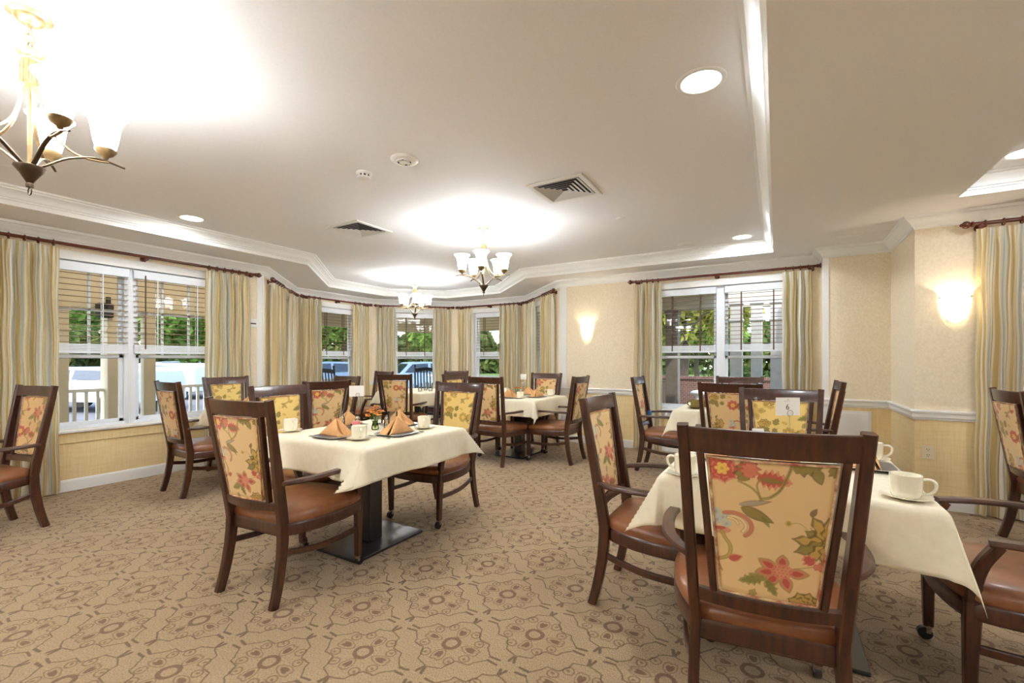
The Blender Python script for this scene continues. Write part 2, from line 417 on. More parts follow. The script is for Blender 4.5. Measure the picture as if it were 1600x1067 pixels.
tprof = [(0, ZC), (0, 2.538), (.012, 2.540), (.012, 2.552), (.022, 2.556), (.03, 2.575), (.055, 2.600), (.075, 2.612), (.078, 2.622), (.098, 2.626), (.10, ZT)]
for i, T in enumerate((TR1, TR2)):
    inn = T
    moulding('trim_%d' % (i+1), inn, tprof, 'trim', True)
    mb = MB(); mb.add([(x, y, ZT) for x, y in offset_poly(inn, .09)], [tuple(range(len(inn)))]); struct(mb.build('ceiling_tray', 'ceiling'))
mb = MB(); mb.box((-8.0, YR-.3, 2.72), (XR+.3, 8.2, 2.9)); struct(mb.build('roof_slab', 'wall_ext'))
cprof = [(0, 2.392), (.010, 2.394), (.012, 2.408), (.020, 2.412), (.026, 2.428), (.045, 2.452), (.066, 2.466), (.07, 2.474), (.084, 2.478), (.088, ZC)]
moulding('trim_3', poly, cprof, 'trim', True)
bprof = [(0, .0), (.016, .0), (.016, .092), (.012, .104), (.004, .112), (0, .112)]
rprof = [(0, .752), (.012, .754), (.014, .768), (.022, .776), (.020, .806), (.032, .812), (.036, .828), (.030, .838), (0, .838)]
def along(nm, s): L, X = FR[nm]; return X(s, 0, 0)[:2]
moulding('baseboard_room', poly, bprof, 'trim', True)
RUNS = [[along('left', .02), along('left', OPEN['left'][0]-.1)], [along('left', OPEN['left'][1]+.1), PA, along('bay_west', .36)]]
bays = ['bay_west', 'bay_northwest', 'bay_north', 'bay_northeast', 'bay_east']
for i in range(4): RUNS.append([along(bays[i], 1.38), along(bays[i+1], 0), along(bays[i+1], .36)])
RUNS.append([along('bay_east', 1.38), PF, along('back', OPEN['back'][0]-.09)])
RUNS.append([along('back', OPEN['back'][1]+.09), (.45, YB), (.45, 6.03), (1.03, 6.03), (1.03, 5.10), along('sconce', OPEN['sconce'][0]-.1)])
for i, R in enumerate(RUNS): moulding('trim_%d' % (i+4), R, rprof, 'trim')
# white corner boards where the bay meets the walls
for k, (nm, s0, s1) in enumerate([('left', FR['left'][0]-.075, FR['left'][0]), ('bay_west', 0, .05), ('bay_east', FR['bay_east'][0]-.05, FR['bay_east'][0]), ('back', 0, .10), ('niche_return', .26, .36), ('pier', 0, .05)]):
    X = FR[nm][1]; mb = MB(); mb.box((s0, 0, .11), (s1, .006, 2.395), xf=lambda p, X=X: X(*p)); struct(mb.build('trim_%d' % (20+k), 'trim'))

# ------------------------------------------------------------------ windows
WIN = {}
def window(nm, idx, units, muntins):
    L, X = FR[nm]; a0, a1 = OPEN[nm]; xf = lambda p: X(*p)
    t = struct(thing('window_%d' % idx, None, None))
    bx = lambda mb, lo, hi, ch=.003: mb.box(lo, hi, 0, ch, xf)
    mb = MB(); bx(mb, (a0-.075, 0, SILL-.02), (a0, .018, HEAD+.085)); bx(mb, (a1, 0, SILL-.02), (a1+.075, .018, HEAD+.085)); bx(mb, (a0-.075, 0, HEAD), (a1+.075, .02, HEAD+.085))
    mb.build('window_casing', 'trim', t)
    mb = MB(); bx(mb, (a0-.1, -.10, SILL-.03), (a1+.1, .05, SILL-.002), .006); mb.build('window_sill', 'trim', t)
    mb = MB(); bx(mb, (a0-.08, 0, SILL-.13), (a1+.08, .016, SILL-.03)); mb.build('window_apron', 'wall_low' if nm == 'left' else 'trim', t)
    fr = MB(); y0, y1 = -.13, -.075
    bx(fr, (a0, y0, SILL), (a0+.035, y1+.03, HEAD)); bx(fr, (a1-.035, y0, SILL), (a1, y1+.03, HEAD)); bx(fr, (a0, y0, HEAD-.03), (a1, y1+.03, HEAD)); bx(fr, (a0, y0, SILL), (a1, y1+.03, SILL+.03))
    if units == 2: c = (a0+a1)/2; bx(fr, (c-.05, y0, SILL), (c+.05, y1+.035, HEAD))
    fr.build('window_frame', 'frame', t)
    spans = [(a0+.035, a1-.035)] if units == 1 else [(a0+.035, (a0+a1)/2-.05), ((a0+a1)/2+.05, a1-.035)]
    MR = 1.30
    for (u0, u1) in spans:
        for (z0, z1, d0) in ((SILL+.03, MR+.02, -.10), (MR-.02, HEAD-.03, -.125)):
            sb = MB(); d1 = d0+.03; f = .035
            bx(sb, (u0, d0, z0), (u0+f, d1, z1)); bx(sb, (u1-f, d0, z0), (u1, d1, z1)); bx(sb, (u0, d0, z0), (u1, d1, z0+f)); bx(sb, (u0, d0, z1-f), (u1, d1, z1))
            if muntins and d0 < -.11:
                for q in (1, 2): c = u0+(u1-u0)*q/3; bx(sb, (c-.011, d0+.004, z0+f), (c+.011, d1-.004, z1-f), .002)
                c = (z0+z1)/2+.03; bx(sb, (u0+f, d0+.004, c-.011), (u1-f, d1-.004, c+.011), .002)
            s_ = sb.build('sash', 'frame', t)
            pm = MB(); pm.add([X(u0+f, d0+.015, z0+f), X(u1-f, d0+.015, z0+f), X(u1-f, d0+.015, z1-f), X(u0+f, d0+.015, z1-f)], [(0, 1, 2, 3)]); pm.build('pane', 'pane', s_)
    return spans
def blind(nm, u0, u1, label, dark=False, wand=None, cord=None, zb=1.33):
    L, X = FR[nm]; org = Vector(X((u0+u1)/2, 0, 0)); base = thing('window_blind', label, 'blind', tuple(org), 0, 'horizontal slat window blinds')
    xf = lambda p: tuple(Vector(X(*p))-org)
    mb = MB(); mb.box((u0, -.045, HEAD-.10), (u1, -.004, HEAD-.012), 0, .004, xf); mb.box((u0, -.06, HEAD-.06), (u1, -.03, HEAD-.004), 0, .002, xf); mb.build('valance', 'frame', base)
    mb = MB(); n = 12; top = HEAD-.115; st = (top-(zb+.115))/n
    for i in range(n+1):
        z = top-st*i
        mb.grid(lambda a, b, z=z: xf((u0+.006+(u1-u0-.012)*a, -.050+.036*b, z+.004*math.sin(PI*b)-.003)), 1, 4)
        mb.grid(lambda a, b, z=z: xf((u0+.006+(u1-u0-.012)*a, -.050+.036*b, z+.004*math.sin(PI*b)-.0062)), 1, 4)
        mb.add([xf((a, b, z+dz)) for a in (u0+.006, u1-.006) for b, dz in ((-.050, -.003), (-.050, -.0062))], [(0, 2, 3, 1)])
        mb.add([xf((a, b, z+dz)) for a in (u0+.006, u1-.006) for b, dz in ((-.014, -.003), (-.014, -.0062))], [(1, 3, 2, 0)])
    mb.build('slats', 'slat_shade', base)
    mb = MB()
    for k in range(5): mb.box((u0+.004, -.056, zb+.018+k*.016), (u1-.004, -.008, zb+.031+k*.016), 0, 0, xf)
    mb.box((u0+.004, -.058, zb), (u1-.004, -.006, zb+.017), 0, .003, xf); mb.build('bottom_rail', 'frame', base)
    for q in (.26, .74):
        c = u0+(u1-u0)*q; mb = MB(); hw = .008 if dark else .004
        for d in (-.056, -.006): mb.box((c-hw, d-.0008, zb+.02), (c+hw, d+.0008, HEAD-.09), 0, 0, xf)
        mb.build('ladder_tape', 'ladder' if dark else 'frame', base)
    if wand: mb = MB(); mb.tube([xf((wand, -.0, HEAD-.06)), xf((wand, .0, zb+.05))], .006, 6); mb.build('tilt_wand', 'ladder', base)
    if cord:
        c, zz = cord; mb = MB(); mb.tube([xf((c, .004, HEAD-.08)), xf((c, .006, zz+.03))], .0022, 5); mb.tube([xf((c+.012, .004, HEAD-.08)), xf((c+.014, .006, zz+.03))], .0022, 5); mb.build('lift_cord', 'plastic', base)
        for q in (0, .016):
            mb = MB(); mb.lathe([(.001, .032), (.006, .028), (.011, .003), (.010, 0), (.001, 0)], xf((c+q, .006, zz)), 10); mb.build('tassel', 'plastic', base)
sp = window('left', 1, 2, True); yr = -YR
blind('left', sp[0][0], sp[0][1]+.03, 'white-railed slat blind half lowered beside the gold curtain nearest the camera', cord=(sp[0][1]+.02, .47))
blind('left', sp[1][0]-.03, sp[1][1], 'white-railed slat blind with a brown tilt wand over the parked cars', wand=sp[1][0]+.07)
BL = ['white-railed slat blind almost hidden between the first two bay curtains', 'white-railed slat blind in the tall bay window between pale curtains, column behind it', 'white-railed slat blind in the middle bay window behind the far chandelier',
      'white-railed slat blind in the bay window seen right of the middle one', 'white-railed slat blind in the last bay window next to the mustard curtain']
for i, b_ in enumerate(bays):
    sp = window(b_, i+2, 1, False); blind(b_, sp[0][0], sp[0][1], BL[i], dark=i in (1, 2, 3))
sp = window('back', 7, 2, False)
blind('back', sp[0][0], sp[0][1], 'white-railed slat blind with dark tapes in front of the porch scroll bracket', dark=True, zb=1.36)
blind('back', sp[1][0], sp[1][1], 'white-railed slat blind with dark tapes in front of the white porch columns', dark=True, zb=1.37)
sp = window('sconce', 8, 2, False)

# ------------------------------------------------------------------ rods and curtains
def rod(nm, s0, s1, label, z=2.365, mid=True):
    L, X = FR[nm]; off = .085; org = Vector(X((s0+s1)/2, off, z)); t = thing('curtain_rod', label, 'curtain rod', tuple(org), 0, 'mahogany curtain rods')
    xf = lambda p: tuple(Vector(X(*p))-org)
    mb = MB(); mb.tube([xf((s0, off, z)), xf((s1, off, z))], .016, 12); mb.build('pole', 'rod', t, 40)
    for e, sg in ((s0, -1), (s1, 1)):
        mb = MB(); k = 10; prof = [(.0, .022), (.012, .024), (.018, .015), (.03, .028), (.045, .032), (.06, .028), (.07, .014), (.076, .013), (.084, .006)]
        path = [xf((e+sg*a, off, z)) for a, _ in prof]; mb.tube(path, [r_ for _, r_ in prof], 14); mb.build('finial', 'rod', t, 50)
    for s_ in [s0+.05, s1-.05]+([(s0+s1)/2] if mid else []):
        mb = MB(); mb.tube([xf((s_, .0, z-.02)), xf((s_, off, z-.025))], .011, 8); mb.tube([xf((s_, 0, z-.02)), xf((s_, .012, z-.02))], .03, 12); mb.ball(xf((s_, off, z-.02)), .024); mb.build('rod_bracket', 'rod', t, 50)
def curtain(nm, s0, s1, label, n=None, z1=2.325, seed=0, flare=.0, off=.085, bot=.015, grp='striped silk curtains'):
    """pleated panel: pinched at the header, deep soft folds below"""
    rr = random.Random(seed); L, X = FR[nm]; w_ = s1-s0; n = n or max(3, round(w_/.085)); org = Vector(X((s0+s1)/2, off, 0))
    t = thing('curtain', label, 'curtain', tuple(org), 0, grp)
    ph = [rr.uniform(-.35, .35) for _ in range(n+1)]; am = [rr.uniform(.7, 1.25) for _ in range(n+1)]
    per = 22; NU = n*per; NV = 44; H_ = z1-bot
    vs = []; uvs = []
    for j in range(NV+1):
        b = j/NV; z = z1-H_*b; d = z1-z
        row = []
        for i in range(NU+1):
            a = i/NU; k = a*n; c = int(min(k, n-1)); f = k-c
            # header: pinched pleat = narrow triple fold at the cell's middle
            head = math.exp(-((f-.5)/.13)**2)*.032-.004
            drift = .25*math.sin(1.3*z+c*2.1+seed)+ph[c]*(1-f)+ph[c+1]*f
            body = (.5-.5*math.cos(2*PI*(f)))*1.0
            body = .062*(am[c]*(1-f)+am[c+1]*f)*(body-.45)+.012*math.sin(4*PI*f+drift*4)+.006*math.sin(6*PI*f+c+z*1.5)
            e = min(1, d/.16); e = e*e*(3-2*e)
            y = head*(1-e)+body*e
            gather = 1+flare*math.sin(PI*min(1, d/1.6))*(-1)+.05*e*min(1, d/2)
            sx = (a-.5)*w_*gather+(s0+s1)/2+.010*e*math.sin(k*2*PI+drift*3+z*.8)+(.004*math.sin(9*z+c))*e
            row.append((sx, off+y, z+.004*math.sin(20*a)*(1 if j == NV else 0)))
        vs += [tuple(Vector(X(*p))-org) for p in row]
    fs = [(j*(NU+1)+i, j*(NU+1)+i+1, (j+1)*(NU+1)+i+1, (j+1)*(NU+1)+i) for j in range(NV) for i in range(NU)]
    me = bpy.data.meshes.new('drape'); me.from_pydata(vs, [], fs); me.materials.append(M['curtain'])
    ul = me.uv_layers.new(name='UVMap'); so = rr.uniform(0, 1)
    li = np.zeros(len(me.loops), dtype=np.int32); me.loops.foreach_get('vertex_index', li)
    ui = (li % (NU+1))/NU*w_*2.3+so; vi = (li//(NU+1))/NV*H_; ul.data.foreach_set('uv', np.stack([ui, vi], 1).ravel().astype(np.float32))
    me.shade_smooth(); o = bpy.data.objects.new('drape', me); COL.objects.link(o); o.parent = t
    for c in range(n):
        sc_ = s0+w_*(c+.5)/n; mb = MB(); z = 2.365
        ring = [tuple(Vector(X(sc_+.004*math.sin(c*3), off+.028*math.cos(q), z-.008+.028*math.sin(q)))-org) for q in [2*PI*k/14 for k in range(14)]]
        mb.tube(ring, .0055, 6, closed=True); mb.build('curtain_ring', 'rod', t, 60)
    return t
yl = -YR
rod('left', .95+yl, 3.27+yl, 'long mahogany curtain rod over the wide side window')
curtain('left', .70+yl, 1.44+yl, 'gold striped curtain beside the chair at the near end of the side window', seed=1, n=8)
curtain('left', 2.68+yl, 3.20+yl, 'gold striped curtain at the far end of the side window by the thermostat', seed=2, n=6)
rod('bay_west', .20, 1.66, 'short mahogany curtain rod on the first bay wall', mid=False)
curtain('bay_west', .16, .78, 'cream and gold curtain on the first bay wall, next to the white corner board', seed=3, n=5)
curtain('bay_west', 1.18, 1.66, 'grey-blue striped curtain at the inner end of the first bay wall', seed=4, n=4)
rod('bay_northwest', .16, 1.60, 'mahogany curtain rod over the second bay window')
curtain('bay_northwest', .10, .52, 'brown-edged striped curtain before the second bay window, near side', seed=5, n=4)
curtain('bay_northwest', 1.20, 1.62, 'pale striped curtain between the second and the middle bay windows, column side', seed=6, n=4)
rod('bay_north', .12, 1.60, 'mahogany curtain rod behind the far chandelier', mid=False)
curtain('bay_north', .10, .46, 'pale curtain on the near side of the middle bay window', seed=7, n=4)
curtain('bay_north', 1.22, 1.60, 'pale curtain on the far side of the middle bay window', seed=8, n=4)
rod('bay_northeast', .10, 1.62, 'mahogany curtain rod over the fourth bay window')
curtain('bay_northeast', .08, .42, 'narrow grey-gold curtain before the fourth bay window, chandelier side', seed=9, n=4)
curtain('bay_northeast', 1.10, 1.60, 'tan striped curtain between the fourth and the last bay windows', seed=10, n=5)
rod('bay_east', .12, 1.60, 'mahogany curtain rod ending at the sconce wall corner', mid=False)
curtain('bay_east', .10, .62, 'blue-grey striped curtain on the last bay wall, inner side', seed=11, n=4)
curtain('bay_east', 1.06, 1.58, 'mustard gold curtain on the last bay wall beside the white corner board', seed=12, n=5)
xo = -PF[0]
rod('back', -1.74+xo, .41+xo, 'mahogany curtain rod over the back window')
curtain('back', -1.74+xo, -1.36+xo, 'striped curtain between the sconce wall and the back window', seed=13, n=5)
curtain('back', .06+xo, .36+xo, 'striped curtain at the pier end of the back window', seed=14, n=4)
rod('sconce', .345, 2.9, 'mahogany curtain rod with amber ball finial beside the near sconce', mid=True)
curtain('sconce', .36, .98, 'wide striped curtain next to the near wall sconce and outlet', seed=15, n=6, flare=.0)

# ------------------------------------------------------------------ floral upholstery (the woven design, in panel coordinates)
BASEC = lin((224, 190, 136))
def design():
    """list of painted shapes; coordinates s 0..1 across (width .34 m), t in the same unit upward (height about 1.32)"""
    S = []
    RED, PNK, OLV, GRN, GLD, BLU, BRN, YEL, DOL, CRM, GRY = [lin(c) for c in ((182, 70, 62), (208, 126, 98), (150, 132, 66), (122, 120, 60), (206, 164, 80), (176, 190, 182), (140, 104, 74), (236, 202, 92), (104, 88, 44), (238, 214, 160), (176, 160, 136))]
    E_ = lambda x, y, a, b, ang, c: S.append(('e', x, y, a, b, math.radians(ang), c))
    def leaf(x, y, L, w_, ang, c, edge=None, lobes=0):
        if edge: S.append(('l', x, y, L*1.12, w_*1.35, math.radians(ang), edge, lobes))
        S.append(('l', x, y, L, w_, math.radians(ang), c, lobes))
    def curve(pts, r, c): S.append(('c', [p[:2] for p in spline([(*p, 0) for p in pts], 5)], r, c))
    H = 1.30
    # corner flower, red with yellow heart
    for a in range(0, 360, 45): leaf(.13, 1.20, .13, .045, a+10, RED, PNK, 3)
    for a in range(0, 360, 60): E_(.13+.035*math.cos(math.radians(a)), 1.20+.035*math.sin(math.radians(a)), .028, .02, a, YEL)
    E_(.13, 1.20, .018, .018, 0, GLD)
    leaf(.30, 1.10, .17, .05, 95, OLV, DOL, 3); leaf(.33, 1.14, .16, .06, 80, PNK, RED, 4)
    curve([(.26, 1.10), (.36, 1.05), (.42, .98), (.43, .93)], .012, OLV)
    leaf(.40, 1.15, .24, .06, -6, RED, PNK, 6); leaf(.42, 1.14, .19, .028, -6, GRN); curve([(.42, 1.13), (.40, 1.07), (.43, .96)], .010, OLV)
    curve([(.66, 1.30), (.62, 1.17), (.57, 1.05), (.50, .98), (.44, .96)], .016, OLV); curve([(.66, 1.30), (.62, 1.17), (.57, 1.05), (.50, .98)], .005, DOL)
    leaf(.66, 1.25, .20, .05, 8, OLV, DOL, 4); leaf(.82, 1.26, .13, .035, -70, OLV, DOL, 0); leaf(.93, 1.28, .10, .04, -50, OLV, DOL, 3)
    leaf(.26, .88, .24, .022, 14, GRY, BRN); leaf(.28, .86, .25, .04, -24, OLV, DOL, 0); leaf(.44, .80, .12, .022, -58, GRN)
    # blue-grey bloom with scrolls
    for (x, y, r_) in ((.08, .78, .05), (.14, .74, .045), (.09, .70, .05), (.17, .68, .045), (.05, .63, .05)): E_(x, y, r_, r_*.75, 30, BLU); E_(x, y, r_*.45, r_*.3, 60, GRY)
    E_(.12, .61, .09, .035, 8, PNK); E_(.11, .63, .06, .018, 8, RED)
    for cx, cy_, R0, a0, a1, r0 in ((.22, .68, .145, 118, -48, .017), (.22, .68, .100, 110, -40, .013), (.19, .685, .070, 100, 10, .011)):
        arc = [(cx+R0*math.cos(math.radians(a0+(a1-a0)*k/8)), cy_+R0*.8*math.sin(math.radians(a0+(a1-a0)*k/8))) for k in range(9)]; curve(arc, r0+.004, BRN); curve(arc, r0, PNK if r0 > .013 else CRM)
    curve([(.13, .60), (.16, .54), (.20, .47), (.19, .38), (.12, .33), (.02, .32)], .020, OLV); curve([(.13, .60), (.16, .54), (.20, .47), (.19, .38), (.12, .33)], .007, GLD)
    leaf(.19, .34, .11, .03, 25, RED, PNK); leaf(.03, .34, .18, .03, -50, OLV, None, 0); leaf(.02, .22, .08, .03, 60, RED)
    # big gold leaf spray on the far side
    for a, L in ((150, .2), (175, .26), (200, .26), (225, .22), (120, .26), (95, .22), (255, .18)): leaf(.95, .60, L, .045, a, GLD if a % 50 else OLV, DOL, 3)
    curve([(.95, .60), (.86, .66), (.80, .74)], .005, DOL); curve([(.93, .58), (.82, .58), (.76, .56)], .004, DOL)
    leaf(.80, .84, .08, .02, 60, BRN, DOL); E_(.64, .76, .028, .032, 0, GLD); E_(.64, .76, .016, .02, 0, OLV); curve([(.66, .76), (.72, .77), (.78, .72)], .004, DOL)
    # star flower
    for a in (150, 88, 190, 232, 288, 0): leaf(.60+.05*math.cos(math.radians(a)), .30+.04*math.sin(math.radians(a)), .165 if a != 88 else .13, .055, a, OLV, None, 0)
    for a in (150, 88, 190, 232, 288, 0): leaf(.60+.05*math.cos(math.radians(a)), .30+.04*math.sin(math.radians(a)), .150 if a != 88 else .118, .045, a, PNK, None, 0)
    for a in (150, 88, 190, 232, 288, 0): leaf(.60+.07*math.cos(math.radians(a)), .30+.06*math.sin(math.radians(a)), .100 if a != 88 else .075, .028, a, RED, None, 0)
    E_(.60, .305, .085, .07, 20, PNK)
    for i in range(5):
        for j in range(4): E_(.54+i*.03+(j % 2)*.012, .262+j*.027, .009, .006, 30, RED)
    leaf(.47, .22, .20, .04, 200, GRN, OLV, 5); leaf(.50, .20, .16, .032, 165, OLV, None, 4); leaf(.49, .20, .15, .032, -62, GRN, OLV, 4)
    leaf(.83, .40, .10, .04, 130, RED, PNK, 3); leaf(.83, .38, .12, .03, 5, PNK, RED, 3); curve([(.68, .34), (.75, .36), (.83, .38)], .006, OLV)
    # foot row
    for a in (35, 75, 115, 155): leaf(.78, .0, .13, .045, a, GLD, DOL, 3)
    leaf(.95, .02, .14, .045, 60, OLV, DOL, 3); leaf(.36, -.01, .12, .035, 70, OLV, None, 2); leaf(.1, .05, .12, .03, 160, GLD, None, 2)
    return S
SHAPES = design()
GOLDMAP = {lin((182, 70, 62)): lin((176, 138, 62)), lin((208, 126, 98)): lin((206, 170, 96)), lin((176, 190, 182)): lin((226, 206, 160))}
def paint(s, t, T=1.34, gold=False):
    """s,t arrays -> linear colours, the design repeats every T upward and 1.08 across"""
    cm = GOLDMAP if gold else {}
    col = np.tile(np.array(lin((232, 202, 124)) if gold else BASEC), (len(s), 1)); wv = .97+.05*np.sin(s*420)*np.sin(t*420); col *= wv[:, None]  # gold: same fabric, base yellowed to paint in light, reds turned gold
    s0 = s; t0 = t
    for oy in (0, T, -T):
        for ox in (0, 1.08, -1.08):
            s = s0-ox; t = t0-oy
            if s.max() < -.3 or s.min() > 1.35 or t.max() < -.3 or t.min() > 1.6: continue
            for q in SHAPES:
                if q[0] == 'e':
                    _, x, y, a, b, an, c = q; dx, dy = s-x, t-y; u = (dx*math.cos(an)+dy*math.sin(an))/a; v = (dy*math.cos(an)-dx*math.sin(an))/b; d = 1-(u*u+v*v); e = d*min(a, b)/.006
                elif q[0] == 'l':
                    _, x, y, L, w_, an, c, lb = q; dx, dy = s-x, t-y; u = (dx*math.cos(an)+dy*math.sin(an))/L; v = (dy*math.cos(an)-dx*math.sin(an))
                    uu = np.clip(u, 0, 1); ww = w_*np.power(np.sin(PI*uu**.75), .8)*(1+(.22*np.sin(uu*PI*2*lb) if lb else 0)); e = (ww-np.abs(v))/.004; e = np.where((u < 0) | (u > 1), -1, e)
                else:
                    _, pts, r_, c = q; xs = [p[0] for p in pts]; ys = [p[1] for p in pts]
                    if s.max() < min(xs)-.05: continue
                    e = np.full(len(s), -1.0)
                    for i in range(len(pts)-1):
                        ax, ay = pts[i]; bx, by = pts[i+1]; l2 = (bx-ax)**2+(by-ay)**2+1e-9
                        k = np.clip(((s-ax)*(bx-ax)+(t-ay)*(by-ay))/l2, 0, 1); e = np.maximum(e, (r_-np.hypot(s-ax-k*(bx-ax), t-ay-k*(by-ay)))/.004)
                e = np.clip(e, 0, 1)*.80
                hit = e > 0
                if hit.any(): col[hit] = col[hit]*(1-e[hit, None])+np.array(cm.get(c, c))*e[hit, None]
    return col
def fabric_mat():
    m = mat('woven_floral_fabric', (228, 192, 132), .75, spec=.25, sheen=.2); nt = m.node_tree
    a = nt.nodes.new('ShaderNodeVertexColor'); a.layer_name = 'weave'; setcol(m, a.outputs[0]); v, _ = coords(nt)
    bump(m, noise(nt, v, 700, 1), .25, .0006); return m
M['fabric'] = fabric_mat()
M['piping'] = noisy('twisted_piping', (222, 198, 150), (150, 70, 50), 26, .7, (1, 1, 1.2))

# ------------------------------------------------------------------ dining armchair (faces +y, origin on the floor between its feet)
def yb(z): return -.262-max(0, z-.42)/.65*.108 if z > .42 else -.262-((.42-z)/.42)**2*.065
def bow(x, hw=.225): return -.036*(1-min(1, abs(x)/hw)**2)
Z_TOP = 1.067
def xpost(z): return .203+max(0, (z-.405))/.66*.036+(max(0, .405-z)/.405)*.012
PANEL = {}
def panel_mesh(key, ds, dt, NX=110, NY=140, gold=False):
    z0, z1 = .540, .975; vs = []; ss = []; tt = []
    def P3(a, b, off):
        z = z0+(z1-z0)*b; hw = .133+(.172-.133)*b; x = -hw+2*hw*a
        e = min(a, 1-a, b, 1-b); r_ = .018*min(1, (e/.05))**.5
        return (x, yb(z)+bow(x)-off*(.004+r_*.45)-.004, z)
    mb = MB()
    for off in (1, -1):
        mb.grid(lambda a, b: P3(a if off > 0 else 1-a, b, off), NX, NY)
    n1 = (NX+1)*(NY+1)
    me = bpy.data.meshes.new('back_panel'); me.from_pydata(mb.v, [], mb.f); me.materials.append(M['fabric'])
    g = np.array([(i/NX, j/NY) for j in range(NY+1) for i in range(NX+1)])
    cols = []
    for k in (0, 1):
        a = g[:, 0]; b = g[:, 1]; cols.append(paint(((a-.5)*(1-.22*(1-b))+.5+(ds if k == 0 else ds+.45)) % 1.08, (b*1.30+(dt if k == 0 else dt+.5)) % 1.34, gold=gold))
    c = np.concatenate(cols); at = me.color_attributes.new('weave', 'FLOAT_COLOR', 'POINT')
    at.data.foreach_set('color', np.concatenate([c, np.ones((len(c), 1))], 1).ravel().astype(np.float32)); me.shade_smooth()
    PANEL[key] = me
panel_mesh('star', 0, 0, 190, 240); panel_mesh('spray', .45, .55); panel_mesh('bloom', .62, .2); panel_mesh('golden_lit', .10, .05, gold=True)
OUT = spline([(.185, -.262, 0), (.225, -.2, 0), (.268, -.08, 0), (.285, .06, 0), (.278, .17, 0), (.258, .238, 0), (.2, .268, 0), (.1, .285, 0), (0, .29, 0)], 5)
OUT = OUT+[(-x, y, z) for x, y, z in OUT[-2::-1]]
